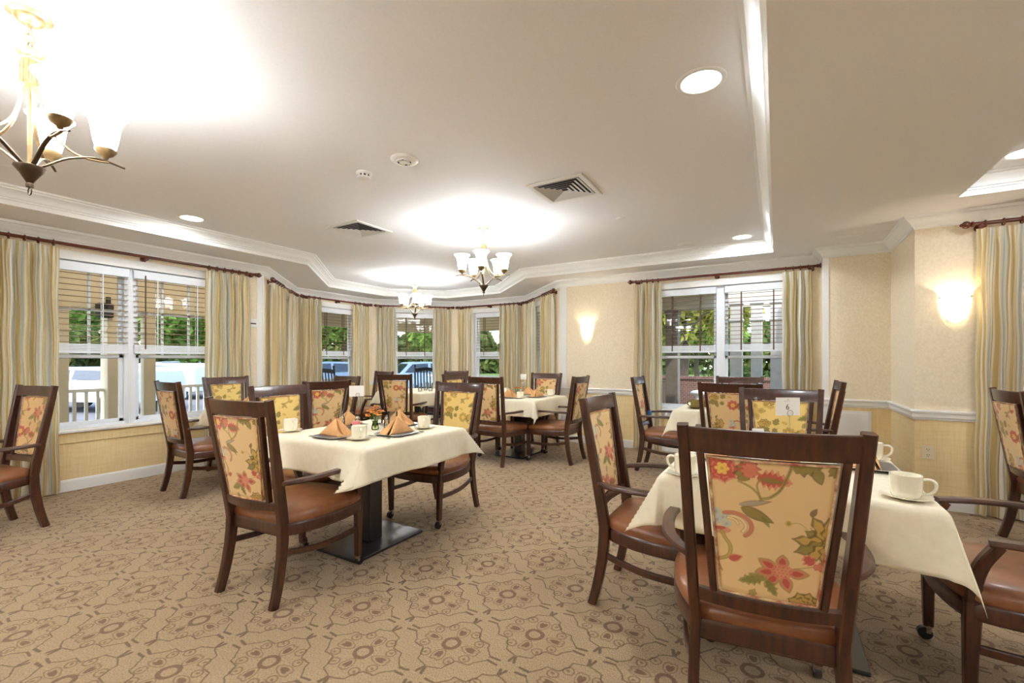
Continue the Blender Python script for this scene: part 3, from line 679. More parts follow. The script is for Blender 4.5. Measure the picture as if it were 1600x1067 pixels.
def make_chair(key):
    t = thing('dining_chair', 'armchair', 'chair')
    for sx in (-1, 1):
        mb = MB(); zs = [0, .07, .15, .25, .33, .405]
        mb.bar([(sx*xpost(z), yb(z), z) for z in zs], [(.034, .044+.014*(z/.405)) for z in zs], ch=.005); mb.build('leg', 'wood', t, 40)
        mb = MB(); zs = [.405, .5, .6, .7, .8, .9, 1.0, Z_TOP]
        mb.bar([(sx*xpost(z), yb(z), z) for z in zs], [(.034, .058-.022*(z-.405)/.66) for z in zs], ch=.005); mb.build('back_post', 'wood', t, 40)
    def cross(name, z0, z1, hw, th, dy=0, m_='wood'):
        mb = MB(); n = 14; vs = []
        for i in range(n+1):
            x = -hw+2*hw*i/n
            for z, d in ((z0, -th/2), (z0+.004, -th/2), (z1-.004, -th/2), (z1, -th/2+.004), (z1, th/2-.004), (z1-.004, th/2), (z0, th/2)):
                vs.append((x, yb(z)+bow(x)+d+dy, z))
        k = 7; fs = [(i*k+j, (i+1)*k+j, (i+1)*k+(j+1) % k, i*k+(j+1) % k) for i in range(n) for j in range(k)]
        fs += [tuple(range(k)), tuple(n*k+j for j in range(k-1, -1, -1))]
        mb.add(vs, fs); return mb.build(name, m_, t, 40)
    cross('top_rail', .982, 1.060, .226, .026); cross('lower_rail', .486, .530, .197, .026)
    for sx in (-1, 1):
        mb = MB(); zs = [.525, .7, .85, .985]; mb.bar([(sx*(.148+(z-.525)/.46*.040), yb(z)+bow(.16)+.0, z) for z in zs], (.022, .028), ch=.004); mb.build('back_stile', 'wood', t, 40)
    o = bpy.data.objects.new('back_panel', PANEL[key]); COL.objects.link(o); o.parent = t
    mb = MB(); z0, z1 = .543, .972
    path = []
    for (a0, b0, a1, b1) in ((0, 0, 1, 0), (1, 0, 1, 1), (1, 1, 0, 1), (0, 1, 0, 0)):
        for k in range(8):
            a = a0+(a1-a0)*k/8; b = b0+(b1-b0)*k/8; z = z0+(z1-z0)*b; hw = (.133+.039*b)-.005; x = -hw+2*hw*a; path.append((x, yb(z)+bow(x)-.016, z))
    mb.tube(path, .004, 6, closed=True); mb.tube([(x, y+.024, z) for x, y, z in path], .004, 6, closed=True); mb.build('piping', 'piping', t, 60)
    n = len(OUT); mb = MB()
    rings = [(1.0, .341), (1.0, .346), (1.01, .350), (1.012, .392), (1.0, .401), (.99, .405)]
    vs = [(x*s_, y*s_, z) for s_, z in rings for x, y, _ in OUT]
    fs = [(r_*n+i, r_*n+(i+1) % n, (r_+1)*n+(i+1) % n, (r_+1)*n+i) for r_ in range(len(rings)-1) for i in range(n)]
    fs = [f[::-1] for f in fs]; mb.add(vs, fs+[tuple(range(n)), tuple((len(rings)-1)*n+i for i in range(n-1, -1, -1))]); mb.build('seat_frame', 'wood', t, 30)
    mb = MB(); rings = [(.985, .404), (1.006, .416), (1.006, .432), (.985, .448), (.93, .460), (.82, .469), (.62, .476), (.36, .479), (.1, .480)]
    vs = [(x*s_, y*s_, z) for s_, z in rings for x, y, _ in OUT]
    fs = [(r_*n+(i+1) % n, r_*n+i, (r_+1)*n+i, (r_+1)*n+(i+1) % n) for r_ in range(len(rings)-1) for i in range(n)]
    fs.append(tuple((len(rings)-1)*n+i for i in range(n-1, -1, -1))); mb.add(vs, fs); mb.build('seat', 'leather', t, 60)
    for sx in (-1, 1):
        mb = MB(); mb.bar([(sx*.240, .232, .062), (sx*.242, .232, .2), (sx*.246, .230, .34), (sx*.248, .228, .405)], [(.032, .036), (.036, .040), (.042, .048), (.042, .050)], ch=.005)
        lg = mb.build('leg', 'wood', t, 40)
        mb = MB(); mb.lathe([(.006, .05), (.016, .052), (.017, .066), (.006, .07)], (sx*.240, .232, 0), 10, 1); mb.tube([(sx*.240-.012, .232+.012, .027), (sx*.240+.012, .232+.012, .027)], .027, 14, 0)
        mb.box((sx*.240-.016, .222, .026), (sx*.240+.016, .240, .056), 1, .004); mb.build('caster', ['rubber', 'steel'], lg, 40)
        mb = MB(); pts = spline([(sx*.248, .228, .40), (sx*.252, .225, .47), (sx*.262, .205, .55), (sx*.272, .165, .624)], 4); mb.bar(pts, [(.036, .046-.012*k/(len(pts)-1)) for k in range(len(pts))], ch=.005); mb.build('arm_support', 'wood', t, 40)
        mb = MB(); pts = spline([(sx*.216, -.292, .628), (sx*.256, -.240, .632), (sx*.292, -.15, .636), (sx*.304, -.03, .638), (sx*.298, .08, .636), (sx*.276, .195, .629)], 4)
        nn = len(pts); mb.sweep(pts, [[(a*(.5+.5*min(1, k/6.)), b) for a, b in [(-.022, -.006), (-.018, -.012), (.018, -.012), (.022, -.006), (.023, .004), (.016, .011), (-.016, .011), (-.023, .004)]] for k in range(nn)], side=(1, 0, 0)); mb.build('arm', 'wood_arm', t, 40)
        mb = MB(); pts = spline([(sx*.207, yb(.27)+.012, .262), (sx*.236, -.08, .232), (sx*.244, .08, .226), (sx*.243, .222, .232)], 4); mb.bar(pts, (.020, .032), side=(1, 0, 0), ch=.005); mb.build('stretcher', 'wood', t, 40)
    return t
chairs0 = {k: make_chair(k) for k in ('star', 'spray', 'bloom', 'golden_lit')}
_used = set()
def put_chair(key, x, y, deg, label, group):
    """x,y: mid-point between the four feet; deg: heading of the seat's front, 0 = +y, counter-clockwise"""
    if key not in _used: o = chairs0[key]; _used.add(key)
    else: o = dup(chairs0[key])
    o.location = (x, y, 0); o.rotation_euler = (0, 0, math.radians(deg)); o['label'] = label; o['group'] = group; return o
G1, G2, G3, G4, G5, G6 = ['chairs round the table with %s' % s_ for s_ in ('the orange flower vase', 'the napkins by the wall sconce', 'glassware under the far chandelier', 'the napkins by the side window', 'the brown napkin by the back window', 'the number card')]
put_chair('star', -.066, 1.885, 7.5, 'large floral-backed armchair with its back to the camera, below the number 6 card', G6)
put_chair('spray', -.50, 2.43, -90, 'armchair seen side-on with pale leaf fabric, on the carpet side of the near table', G6)
put_chair('spray', .83, 2.475, 91, 'armchair with only arms and tan seat showing, beyond the drooping cloth corner', G6)
put_chair('golden_lit', .02, 3.27, 180, 'armchair facing the camera directly behind the number 6 card', G6)
put_chair('star', -2.44, 1.63, 6, 'armchair with red blossom back pulled to the flower vase table, back to camera', G1)
put_chair('golden_lit', -2.43, 2.83, 182, 'armchair with lit-yellow leaf back behind the flower vase table, cup before it', G1)
put_chair('golden_lit', -3.05, 2.14, -88, 'armchair with bright lit-yellow bloom back behind the left cup of the vase table', G1)
put_chair('star', -2.97, 4.77, -2, 'armchair with dark orange bloom back at the sconce wall table, back to camera', G2)
put_chair('spray', -2.44, 5.17, 90, 'armchair in profile at the sconce wall table, back to the empty wall', G2)
put_chair('star', -2.98, 5.68, 180, 'armchair facing the camera behind napkins, before the mustard curtain', G2)
put_chair('golden_lit', -3.58, 5.04, -90, 'armchair of which only a small lit-yellow back top shows between nearer chairs', G2)
put_chair('bloom', -4.72, 4.86, 22, 'armchair with orange and grey flower back in the bay, below the outdoor rocker', G3)
put_chair('spray', -5.86, 5.12, 172, 'armchair turned aside, arms reaching out, at the bay table', G3)
put_chair('spray', -4.93, 6.02, 183, 'armchair facing the camera at the far side of the bay table', G3)
put_chair('spray', -4.86, 2.30, -2, 'armchair whose pale back catches blue window light, at the side window table', G4)
put_chair('golden_lit', -5.24, 2.82, -90, 'armchair facing the room in front of the gold curtain at the window table', G4)
put_chair('star', -4.11, 2.84, 86, 'armchair with red flower back just behind the bright lit-yellow one', G4)
put_chair('bloom', -4.62, 3.36, 176, 'armchair half hidden behind the red flower back, leaning toward the bay', G4)
put_chair('bloom', -4.93, .75, 191, 'armchair alone before the gold curtain, cut off by the frame edge', 'chairs at tables outside the view')
put_chair('spray', -1.05, 5.33, -90, 'armchair with blue tape by its seat, in front of the back window curtain', G5)
put_chair('bloom', -.34, 4.66, -2, 'armchair with orange flower back at the window table, back to camera', G5)
put_chair('spray', .14, 5.12, 91, 'armchair seen edge-on beside the white access panel', G5)
put_chair('star', -.38, 5.60, 180, 'armchair of which only the top rail shows under the back window', G5)
put_chair('spray', 1.72, 4.33, -90, 'armchair cut off by the frame edge in front of the wide striped curtain', 'chairs at tables outside the view')
# painter's tape on the blue-taped chair and the little thread on the side-on chair belong to those chairs
def _kid(label_part): return [o for o in COL.objects if o.parent is None and label_part in (o.get('label') or '')][0]
c_ = _kid('blue tape'); mb = MB(); mb.box((-.205, yb(.6)-.002, .60), (-.155, yb(.6)+.036, .645)); tag(mb.build('tape_strip', 'blue_tape', c_), 'blue tape')

# ------------------------------------------------------------------ tables and cloths
def make_table():
    t = thing('dining_table', 'table', 'table')
    mb = MB(); mb.box((-.21, -.30, .004), (.21, .30, .022), 0, .004); mb.build('base_plate', 'black', t)
    mb = MB(); mb.box((-.055, -.055, .022), (.055, .055, .70), 0, .004); mb.box((-.24, -.05, .70), (.24, .05, .735)); mb.box((-.05, -.24, .70), (.05, .24, .735)); mb.build('column', 'black', t)
    mb = MB(); mb.box((-.455, -.455, .735), (.455, .455, .769), 0, .006); mb.build('tabletop', 'wood', t)
    return t
def cloth(name, x, y, label, L=.64, dirs=None, seed=0, rot=0, h=.458, sh=(0, 0)):
    """square cloth over the top; each hanging corner folds into a fin that points along dirs[(sx,sy)] (degrees from the diagonal)"""
    rr = random.Random(seed); N = 84; dirs = dirs or {}; ph = [rr.uniform(0, 6) for _ in range(6)]
    top = .7715
    def fn(a, b):
        u = (a-.5)*2*L+sh[0]; v = (b-.5)*2*L+sh[1]; cu = max(-h, min(h, u)); cv = max(-h, min(h, v)); du, dv = u-cu, v-cv; d = math.hypot(du, dv)
        z = top+.0012*math.sin(9*u+ph[0])*math.sin(8*v+ph[1])
        if d < 1e-6:
            e = min(h-abs(u), h-abs(v)); z -= .004*max(0, 1-e/.012)**2; return (u, v, z)
        sx = 1 if u > 0 else -1; sy = 1 if v > 0 else -1; r0 = .010
        if abs(dv) < 1e-9 or abs(du) < 1e-9:
            s_ = cv if abs(dv) < 1e-9 else cu; near = 1-min(1, (h-abs(s_))/.16)
            wv = .030*math.sin(s_*9+ph[2]+(2 if abs(dv) < 1e-9 else 0))+.016*math.sin(s_*21+ph[3])
            out = r0*min(1, d/.02)+max(0, d)*(.10+1.0*wv/.1*.5*(d/.2))*(1-.3*near)+d*.16*near
            out = max(out, r0*min(1, d/.02)); out = min(out, d*.8); dz = math.sqrt(max(d*d-out*out, 0))
            return (cu+sx*out if abs(dv) < 1e-9 else cu, cv if abs(dv) < 1e-9 else cv+sy*out, z-dz)
        th = math.atan2(abs(dv), abs(du)); tri = 1-abs(th-PI/4)/(PI/4); tri = tri**1.15
        k, tw, tl = dirs.get((sx, sy), (.5, 0, 1))
        disp = d*k*tri; side = d*.26*(1-tri); base = math.atan2(sy, sx)+math.radians(tw)*tri
        ax, ay = math.cos(base), math.sin(base); tx, ty = (sx*math.cos(th), sy*math.sin(th))
        ox = ax*disp+tx*side+sx*r0*min(1, d/.02)*math.cos(th)*(1-tri*.5); oy = ay*disp+ty*side+sy*r0*min(1, d/.02)*math.sin(th)*(1-tri*.5)
        o2 = ox*ox+oy*oy; dz = math.sqrt(max(d*d*tl-o2, (.25*d)**2))
        return (cu+ox, cv+oy, z-dz)
    mb = MB(); mb.grid(fn, N, N); o = mb.build(name, 'cloth', None, 75); o.location = (x, y, 0); o.rotation_euler = (0, 0, math.radians(rot))
    md = o.modifiers.new('hem', 'SOLIDIFY'); md.thickness = .0016; md.offset = -1
    md = o.modifiers.new('soft', 'SMOOTH'); md.iterations = 2; md.factor = .4
    return tag(o, label, 'tablecloth', 'cream tablecloths')
TB = {1: (-2.44, 2.18), 2: (-2.98, 5.23), 3: (-4.95, 5.42), 4: (-4.66, 2.83), 5: (-.42, 5.08), 6: (.025, 2.46)}
TL = {1: ('table under the orange flower vase on a black plate base', 'cream cloth under the orange flower vase, one corner hanging over the brown seat'),
      2: ('table by the wall sconce standing on a blue-lit black base', 'cream cloth on the table by the wall sconce, fin corner hanging down'),
      3: ('table in the bay under the far chandelier', 'cloth with blue-white window light in the bay under the far chandelier'),
      4: ('table beside the wide side window', 'cloth of the side window table, mostly behind armchairs'),
      5: ('table under the back window', 'cream cloth of the back window table with the shade-brown napkin on it'),
      6: ('table nearest the camera holding the number 6 card', 'cream cloth nearest the camera, long corner drooping over the carpet')}
t0 = make_table()
for k, (x, y) in TB.items():
    t = t0 if k == 1 else dup(t0); t.location = (x, y, 0); t['label'] = TL[k][0]; t['group'] = 'square pedestal dining tables'
    if k == 6: t.rotation_euler = (0, 0, PI/2)
cloth('tablecloth', *TB[1], TL[1][1], L=.655, seed=1, dirs={(1, -1): (.62, -62, 1.0), (1, 1): (.62, 10, 1), (-1, -1): (.45, 0, 1)})
cloth('tablecloth', *TB[2], TL[2][1], L=.665, seed=2, dirs={(1, -1): (.35, -20, 1.1), (1, 1): (.6, 0, 1)})
cloth('tablecloth', *TB[3], TL[3][1], L=.655, seed=3)
cloth('tablecloth', *TB[4], TL[4][1], L=.655, seed=4)
cloth('tablecloth', *TB[5], TL[5][1], L=.67, seed=5, dirs={(-1, -1): (.4, -10, 1.0)})
cloth('tablecloth', *TB[6], TL[6][1], L=.675, seed=6, dirs={(1, -1): (.42, -16, 1.05), (-1, -1): (.5, -25, 1.0)})

# ------------------------------------------------------------------ tableware
TZ = .7738
def make_cup(mm='ceramic'):
    t = thing('coffee_cup', 'cup', 'cup'); K = 1.13
    mb = MB(); mb.lathe([(.0, .0045), (.030, .0045), (.036, .008), (.040, .022), (.0415, .070), (.0415, .076), (.0385, .076), (.0375, .066), (.036, .02), (.028, .012), (0, .011)], n=28); mb.v = [tuple(q*K for q in p) for p in mb.v]; mb.build('bowl', mm, t, 50)
    mb = MB(); mb.tube(spline([(.039, 0, .064), (.058, 0, .066), (.070, 0, .056), (.068, 0, .036), (.054, 0, .022), (.037, 0, .020)], 4), .0048, 8, flat=1.5); mb.v = [tuple(q*K for q in p) for p in mb.v]; mb.build('handle', mm, t, 60)
    return t
def make_saucer(mm='ceramic'):
    mb = MB(); mb.lathe([(.0, .003), (.030, .001), (.036, .0015), (.055, .008), (.074, .012), (.075, .0135), (.056, .0115), (.034, .0045), (0, .0045)], n=32); return mb.build('saucer', mm, None, 50)
def make_plate():
    t = thing('plate', 'plate', 'plate'); 
    def sq(r, p=5): return [(r*math.copysign(abs(math.cos(a))**(2/p), math.cos(a)), r*math.copysign(abs(math.sin(a))**(2/p), math.sin(a))) for a in [2*PI*k/40 for k in range(40)]]
    def body(rs, name, mm):
        mb = MB(); vs = [(x, y, z) for r_, z in rs for x, y in sq(r_)]; n = 40
        fs = [(i*n+q, i*n+(q+1) % n, (i+1)*n+(q+1) % n, (i+1)*n+q) for i in range(len(rs)-1) for q in range(n)]+[tuple((len(rs)-1)*n+q for q in range(n))]
        mb.add(vs, fs); mb.build(name, mm, t, 40)
    body([(.075, .001), (.085, .002), (.118, .009), (.119, .0115)], 'rim', 'plate_under_shade'); body([(.1185, .0112), (.115, .0125), (.085, .006), (.0, .0055)], 'well', 'plate')
    return t
def make_napkin(mm='napkin', label=None):
    """cloth folded to a standing tent: two overlapping triangles over a ridge"""
    mb = MB()
    def tri(p0, p1, apex, bulge, n=10):
        P0, P1, A = Vector(p0), Vector(p1), Vector(apex); nr = (P1-P0).cross(A-P0).normalized()
        def f(a, b):
            q = P0.lerp(P1, a).lerp(A, b); return tuple(q+nr*bulge*math.sin(PI*b)*math.sin(PI*a)+nr*.003*math.sin(a*7)*(1-b))
        mb.grid(f, n, n)
    z = .012
    tri((-.112, -.045, z), (.100, -.060, z), (0, .0, .118), .010); tri((.105, .055, z), (-.10, .06, z), (.002, .004, .116), .010)
    tri((.100, -.060, z), (.112, .030, z), (.0, .0, .118), -.022); tri((-.10, .06, z), (-.118, -.030, z), (0, .002, .117), -.020)
    tri((.085, -.02, z), (.120, .050, z), (.006, .004, .122), -.008)
    o = mb.build('napkin', mm, None, 50); md = o.modifiers.new('thick', 'SOLIDIFY'); md.thickness = .0025; md.offset = 0; return o
def make_glass():
    mb = MB(); mb.lathe([(0, .001), (.026, .001), (.030, .004), (.034, .11), (.0345, .128), (.033, .128), (.0315, .10), (.0275, .012), (0, .010)], n=24); return mb.build('tumbler', 'tumbler', None, 50)
def make_fork():
    mb = MB(); mb.bar([(0, -.09, .002), (0, -.02, .003), (0, .04, .006)], [(.011, .002), (.005, .002), (.006, .002)], side=(1, 0, 0), ch=.0005); mb.bar([(0, .038, .006), (0, .06, .004)], [(.012, .002), (.020, .0015)], side=(1, 0, 0), ch=.0005)
    for k in (-1.5, -.5, .5, 1.5): mb.bar([(k*.0052, .06, .004), (k*.005, .10, .007)], (.0028, .0015), side=(1, 0, 0), ch=.0003)
    return mb.build('fork', 'steel')
def make_knife():
    mb = MB(); mb.bar([(0, -.10, .003), (0, .0, .003)], [(.012, .005), (.010, .005)], side=(1, 0, 0), ch=.001); mb.bar([(0, 0, .003), (.001, .07, .003), (.003, .115, .003)], [(.014, .0016), (.017, .0012), (.006, .0008)], side=(1, 0, 0), ch=.0003); return mb.build('knife', 'steel')
protos = {}
def put(kind, maker, x, y, z, deg, label, cat, group=None):
    if kind not in protos: o = protos[kind] = maker()
    else: o = dup(protos[kind])
    o.location = (x, y, z); o.rotation_euler = (0, 0, math.radians(deg)); tag(o, label, cat, group)
    return o
def setting(pfx, x, y, deg, where, cup=None, nap=True, fk=True):
    """plate and napkin at x,y; deg = heading of the guest; where = words that single it out"""
    put('plate', make_plate, x, y, TZ, deg, 'square shade-rimmed plate '+where, 'plate', 'square plates on the tablecloths')
    if nap: put('napkin', make_napkin, x, y, TZ-.001, deg, 'apricot napkin tent on the plate '+where, 'napkin', 'folded apricot napkins')
    r_ = math.radians(deg); R = lambda a, b: (x+a*math.cos(r_)-b*math.sin(r_), y+a*math.sin(r_)+b*math.cos(r_))
    if fk:
        put('fork', make_fork, *R(-.150, -.0), TZ, deg, 'steel fork lying beside the plate '+where, 'fork', 'steel forks')
        put('knife', make_knife, *R(.150, .0), TZ, deg, 'steel knife lying beside the plate '+where, 'knife', 'steel knives')
def cupset(x, y, deg, where, mm='ceramic'):
    k = 'cup' if mm == 'ceramic' else 'cupb'; s_ = 'saucer' if mm == 'ceramic' else 'saucerb'; cn = 'cream' if mm == 'ceramic' else 'shaded'
    put(s_, lambda: make_saucer(mm), x, y, TZ, 0, cn+' saucer of the cup '+where, 'saucer', 'saucers')
    put(k, lambda: make_cup(mm), x, y, TZ+.0005, deg, cn+' cup '+where, 'cup', 'coffee cups')
# vase table
x, y = TB[1]
setting('a', x+.0, y-.285, 0, 'at the near side of the vase table'); setting('b', x+.27, y-.02, 90, 'at the vase table side nearest the open carpet')
setting('c', x-.30, y+.05, -90, 'on the vase table before the bright lit-yellow chair', fk=False); setting('d', x-.01, y+.29, 180, 'on the far side of the vase table', fk=False)
cupset(-2.885, 1.87, -12, 'by the bright lit-yellow chair at the vase table'); cupset(-2.225, 1.895, -30, 'at the near corner of the vase table'); cupset(-2.185, 2.445, -50, 'on the far corner of the vase table')
put('tumbler', make_glass, x-.17, y+.23, TZ, 0, 'clear tumbler behind the first napkin of the vase table', 'glass', 'drinking glasses')
put('tumbler', make_glass, x+.11, y+.10, TZ, 0, 'clear tumbler behind the napkin nearest the open carpet', 'glass', 'drinking glasses')
def vase(x, y, label, sc=1):
    t = thing('flower_vase', label, 'vase', (x, y, TZ), 0, 'small flower vases')
    mb = MB(); mb.lathe([(0, .001), (.018*sc, .001), (.022*sc, .01), (.017*sc, .035), (.014*sc, .055), (.019*sc, .062), (.017*sc, .062), (.012*sc, .054), (.015*sc, .03), (0, .006)], n=20); mb.build('vase_body', 'water', t, 60)
    st = MB(); fl = []; rr = random.Random(int(abs(x)*100))
    for k in range(16):
        a = k*2.4; r_ = (.006+.042*math.sqrt(k/16))*sc; p = (r_*math.cos(a), r_*math.sin(a), (.112+.026*rr.random()-r_*.55)*sc); st.tube([(0, 0, .01), (p[0]*.4, p[1]*.4, .05*sc), p], .0012, 5); fl.append(p)
    st.build('stem', 'stem', t)
    for k, p in enumerate(fl):
        mb = MB()
        for q in range(9):
            a = 2*PI*q/9; c = (p[0]+.009*math.cos(a)*sc, p[1]+.009*math.sin(a)*sc, p[2]); mb.ball(c, .0062*sc, 6, 0, (1.2, 1.2, .5))
        mb.ball((p[0], p[1], p[2]+.002), .006*sc, 8, 1, (1, 1, .6)); mb.build('blossom', ['petal', 'flower_eye'], t, 60)
vase(-2.44, 2.22, 'tiny green glass vase of orange flowers, centre of the table beside the pink packets', 1.25)
vase(-3.05, 5.28, 'small vase with rust red flowers on the wall sconce table')
# sugar caddy with pink and white packets, glass shakers, card holders
t = thing('packet_caddy', 'small glass caddy holding pink and white sweetener packets', 'caddy', (-2.53, 2.13, TZ), math.radians(30))
mb = MB(); mb.lathe([(0, .001), (.030, .001), (.036, .006), (.040, .045), (.038, .045), (.034, .008), (0, .006)], n=20); mb.build('glass_dish', 'tumbler', t, 50)
for k in range(5): mb = MB(); mb.box((-.024, -.020+k*.009, .008), (.024, -.017+k*.009, .062+.004*(k % 2))); mb.build('packet', 'pink' if k < 3 else 'card', t)
def shaker(x, y, label, h=.085):
    t = thing('salt_shaker', label, 'shaker', (x, y, TZ), 0, 'glass shakers'); mb = MB(); mb.lathe([(0, 0), (.019, 0), (.021, .01), (.017, h*.75), (.012, h*.82)], n=16); mb.build('jar', 'tumbler', t, 50)
    mb = MB(); mb.lathe([(.018, h*.78), (.019, h*.84), (.013, h*.98), (0, h)], n=16); mb.build('lid', 'steel', t, 50)
shaker(-2.60, 2.20, 'glass shaker with steel lid beside the card holder on the vase table'); shaker(-2.40, 2.29, 'glass shaker just behind the orange flowers')
shaker(-2.92, 5.16, 'tall glass shaker between the napkins on the wall sconce table', .10); shaker(.0, 2.62, 'glass shaker hidden behind the near chair rail')
mb = MB(); mb.lathe([(0, 0), (.024, 0), (.026, .01), (.025, .09), (.012, .12), (.010, .15), (.012, .158), (.009, .158), (.008, .12), (.022, .088), (.022, .01), (0, .006)], (0, 0, 0), 20)
tag(mb.build('glass_bottle', 'tumbler', None, 50), 'slim clear glass bottle behind the near corner cup of the vase table', 'bottle').location = (-2.60, 2.06, TZ)
def card_holder(x, y, deg, label, card=(.078, .058), cz=.165, text=None):
    t = thing('table_card', label, 'table card', (x, y, TZ), math.radians(deg), 'table cards on wire stands')
    mb = MB(); mb.lathe([(0, .001), (.026, .001), (.026, .008), (.006, .014), (0, .014)], n=18); mb.build('foot', 'steel', t, 50)
    mb = MB(); mb.tube([(0, 0, .01), (0, 0, cz-.004)], .0014, 6); mb.tube([(.0135*math.cos(a), -.003, cz+.0095+.0135*math.sin(a)) for a in [2*PI*k/20 for k in range(20)]], .0012, 6, closed=True); mb.build('wire_clip', 'steel', t, 60)
    mb = MB(); w_, h_ = card; mb.box((-w_*.58, -.0006, cz-.002), (w_*.42, .0006, cz-.002+h_)); c = mb.build('card', 'card', t)
    if text:
        f = bpy.data.curves.new('numeral', 'FONT'); f.body = text; f.size = .036; f.extrude = .0002; f.align_x = 'CENTER'; f.materials.append(M['ink'])
        tmp = bpy.data.objects.new('tmp_text', f); COL.objects.link(tmp); bpy.context.view_layer.update()
        me = bpy.data.meshes.new_from_object(tmp.evaluated_get(bpy.context.evaluated_depsgraph_get())); bpy.data.objects.remove(tmp); me.materials.clear(); me.materials.append(M['ink'])
        o = bpy.data.objects.new('numeral', me); COL.objects.link(o); o.parent = c; o.rotation_euler = (PI/2, 0, 0); o.location = (-w_*.10, -.0012, cz+.026)
        mb = MB()
        for k in range(5): mb.box((-.022+k*.006-.006, -.0010, cz+.0645), (-.018+k*.006-.006, -.0007, cz+.0668))
        mb.box((-.012, -.0010, cz+.071), (-.006, -.0007, cz+.076)); mb.build('printed_line', 'faint', c)
card_holder(.055, 2.50, 32, 'white card reading 6 clipped in a wire stand', (.116, .085), .232, '6')
card_holder(-2.655, 2.25, 40, 'plain cream card in a wire stand beside the orange flower vase', (.105, .08), .225)
card_holder(-2.97, 5.33, 20, 'white card standing on the wall sconce table', (.08, .075), .225)
# folded hand-written packet below the 6 card
t = thing('folded_note', 'white folded note with two scribbled lines below the number card', 'note', (-.075, 2.42, TZ), math.radians(25))
mb = MB(); mb.add([(-.036, -.024, 0), (.036, -.024, 0), (.026, 0, .168), (-.026, 0, .168), (-.036, .024, 0), (.036, .024, 0)], [(0, 1, 2, 3), (5, 4, 3, 2)]); fo = mb.build('paper', 'card', t)
mb = MB()
for r_ in range(2):
    for k in range(5):
        z_ = .135+r_*.014; y_ = -.024+z_*.024/.168-.0012; mb.box((-.019+k*.008, y_-.0003, z_), (-.014+k*.008, y_+.0012, z_+.005))
mb.build('scribble', 'ink', fo)
# wall sconce table
x, y = TB[2]
setting('a', x+.27, y-.02, 90, 'on the sconce table before the profile chair', fk=False); setting('b', x+.0, y-.28, 0, 'at the near side of the sconce table', fk=False)
setting('c', x-.02, y+.29, 180, 'on the far side of the sconce table', fk=False)
cupset(-2.80, 4.93, -40, 'on the sconce table between two apricot napkins'); cupset(-2.66, 5.52, -20, 'on the sconce table at its wall side'); cupset(-3.37, 5.48, 60, 'on the bay side of the sconce table')
# near table
x, y = TB[6]
setting('a', x+.325, y+.15, 90, 'beside the big cup on the near table'); setting('b', x, y-.27, 0, 'behind the large chair back on the near table', nap=True)
setting('c', x-.27, y+.02, -90, 'on the near table before the side-on chair', nap=True); 
cupset(.398, 2.09, -8, 'largest in view, at the drooping cloth corner'); cupset(-.335, 2.03, 170, 'on the near table close to the side-on chair'); cupset(.405, 2.81, 0, 'half behind the large chair post')
# back window table
x, y = TB[5]
cupset(-.705, 4.83, 170, 'on the back window table before the shade-brown napkin', 'shaded')
put('napkinb', lambda: make_napkin('shaded_napkin'), -.60, 4.95, TZ, 30, 'shade-brown folded napkin on the back window table', 'napkin')
setting('b', x+.1, y+.25, 180, 'on the back window table', fk=False)
cupset(-.15, 5.38, 180, 'white in the shade of the back window table')
# side window table
x, y = TB[4]
setting('a', x-.26, y-.10, -90, 'on the side window table, before the gold curtain chair', fk=False); setting('b', x-.08, y+.16, 180, 'on the side window table by its tumbler', fk=False); cupset(x+.30, y-.24, 0, 'on the side window table'); put('tumbler', make_glass, x-.02, y-.08, TZ, 0, 'clear tumbler on the side window table', 'glass', 'drinking glasses')
# bay table
x, y = TB[3]
GP = ['nearest the orange flower chair', 'in the middle of the cluster', 'at the open side', 'at the window side', 'farthest from the camera']
for k, (a, b) in enumerate([(.20, -.20), (.12, .02), (.28, -.05), (.02, .14), (.30, .16)]): put('tumbler', make_glass, x+a, y+b, TZ, 0, 'clear glass of the bay table cluster, '+GP[k], 'glass', 'glasses clustered on the bay table')

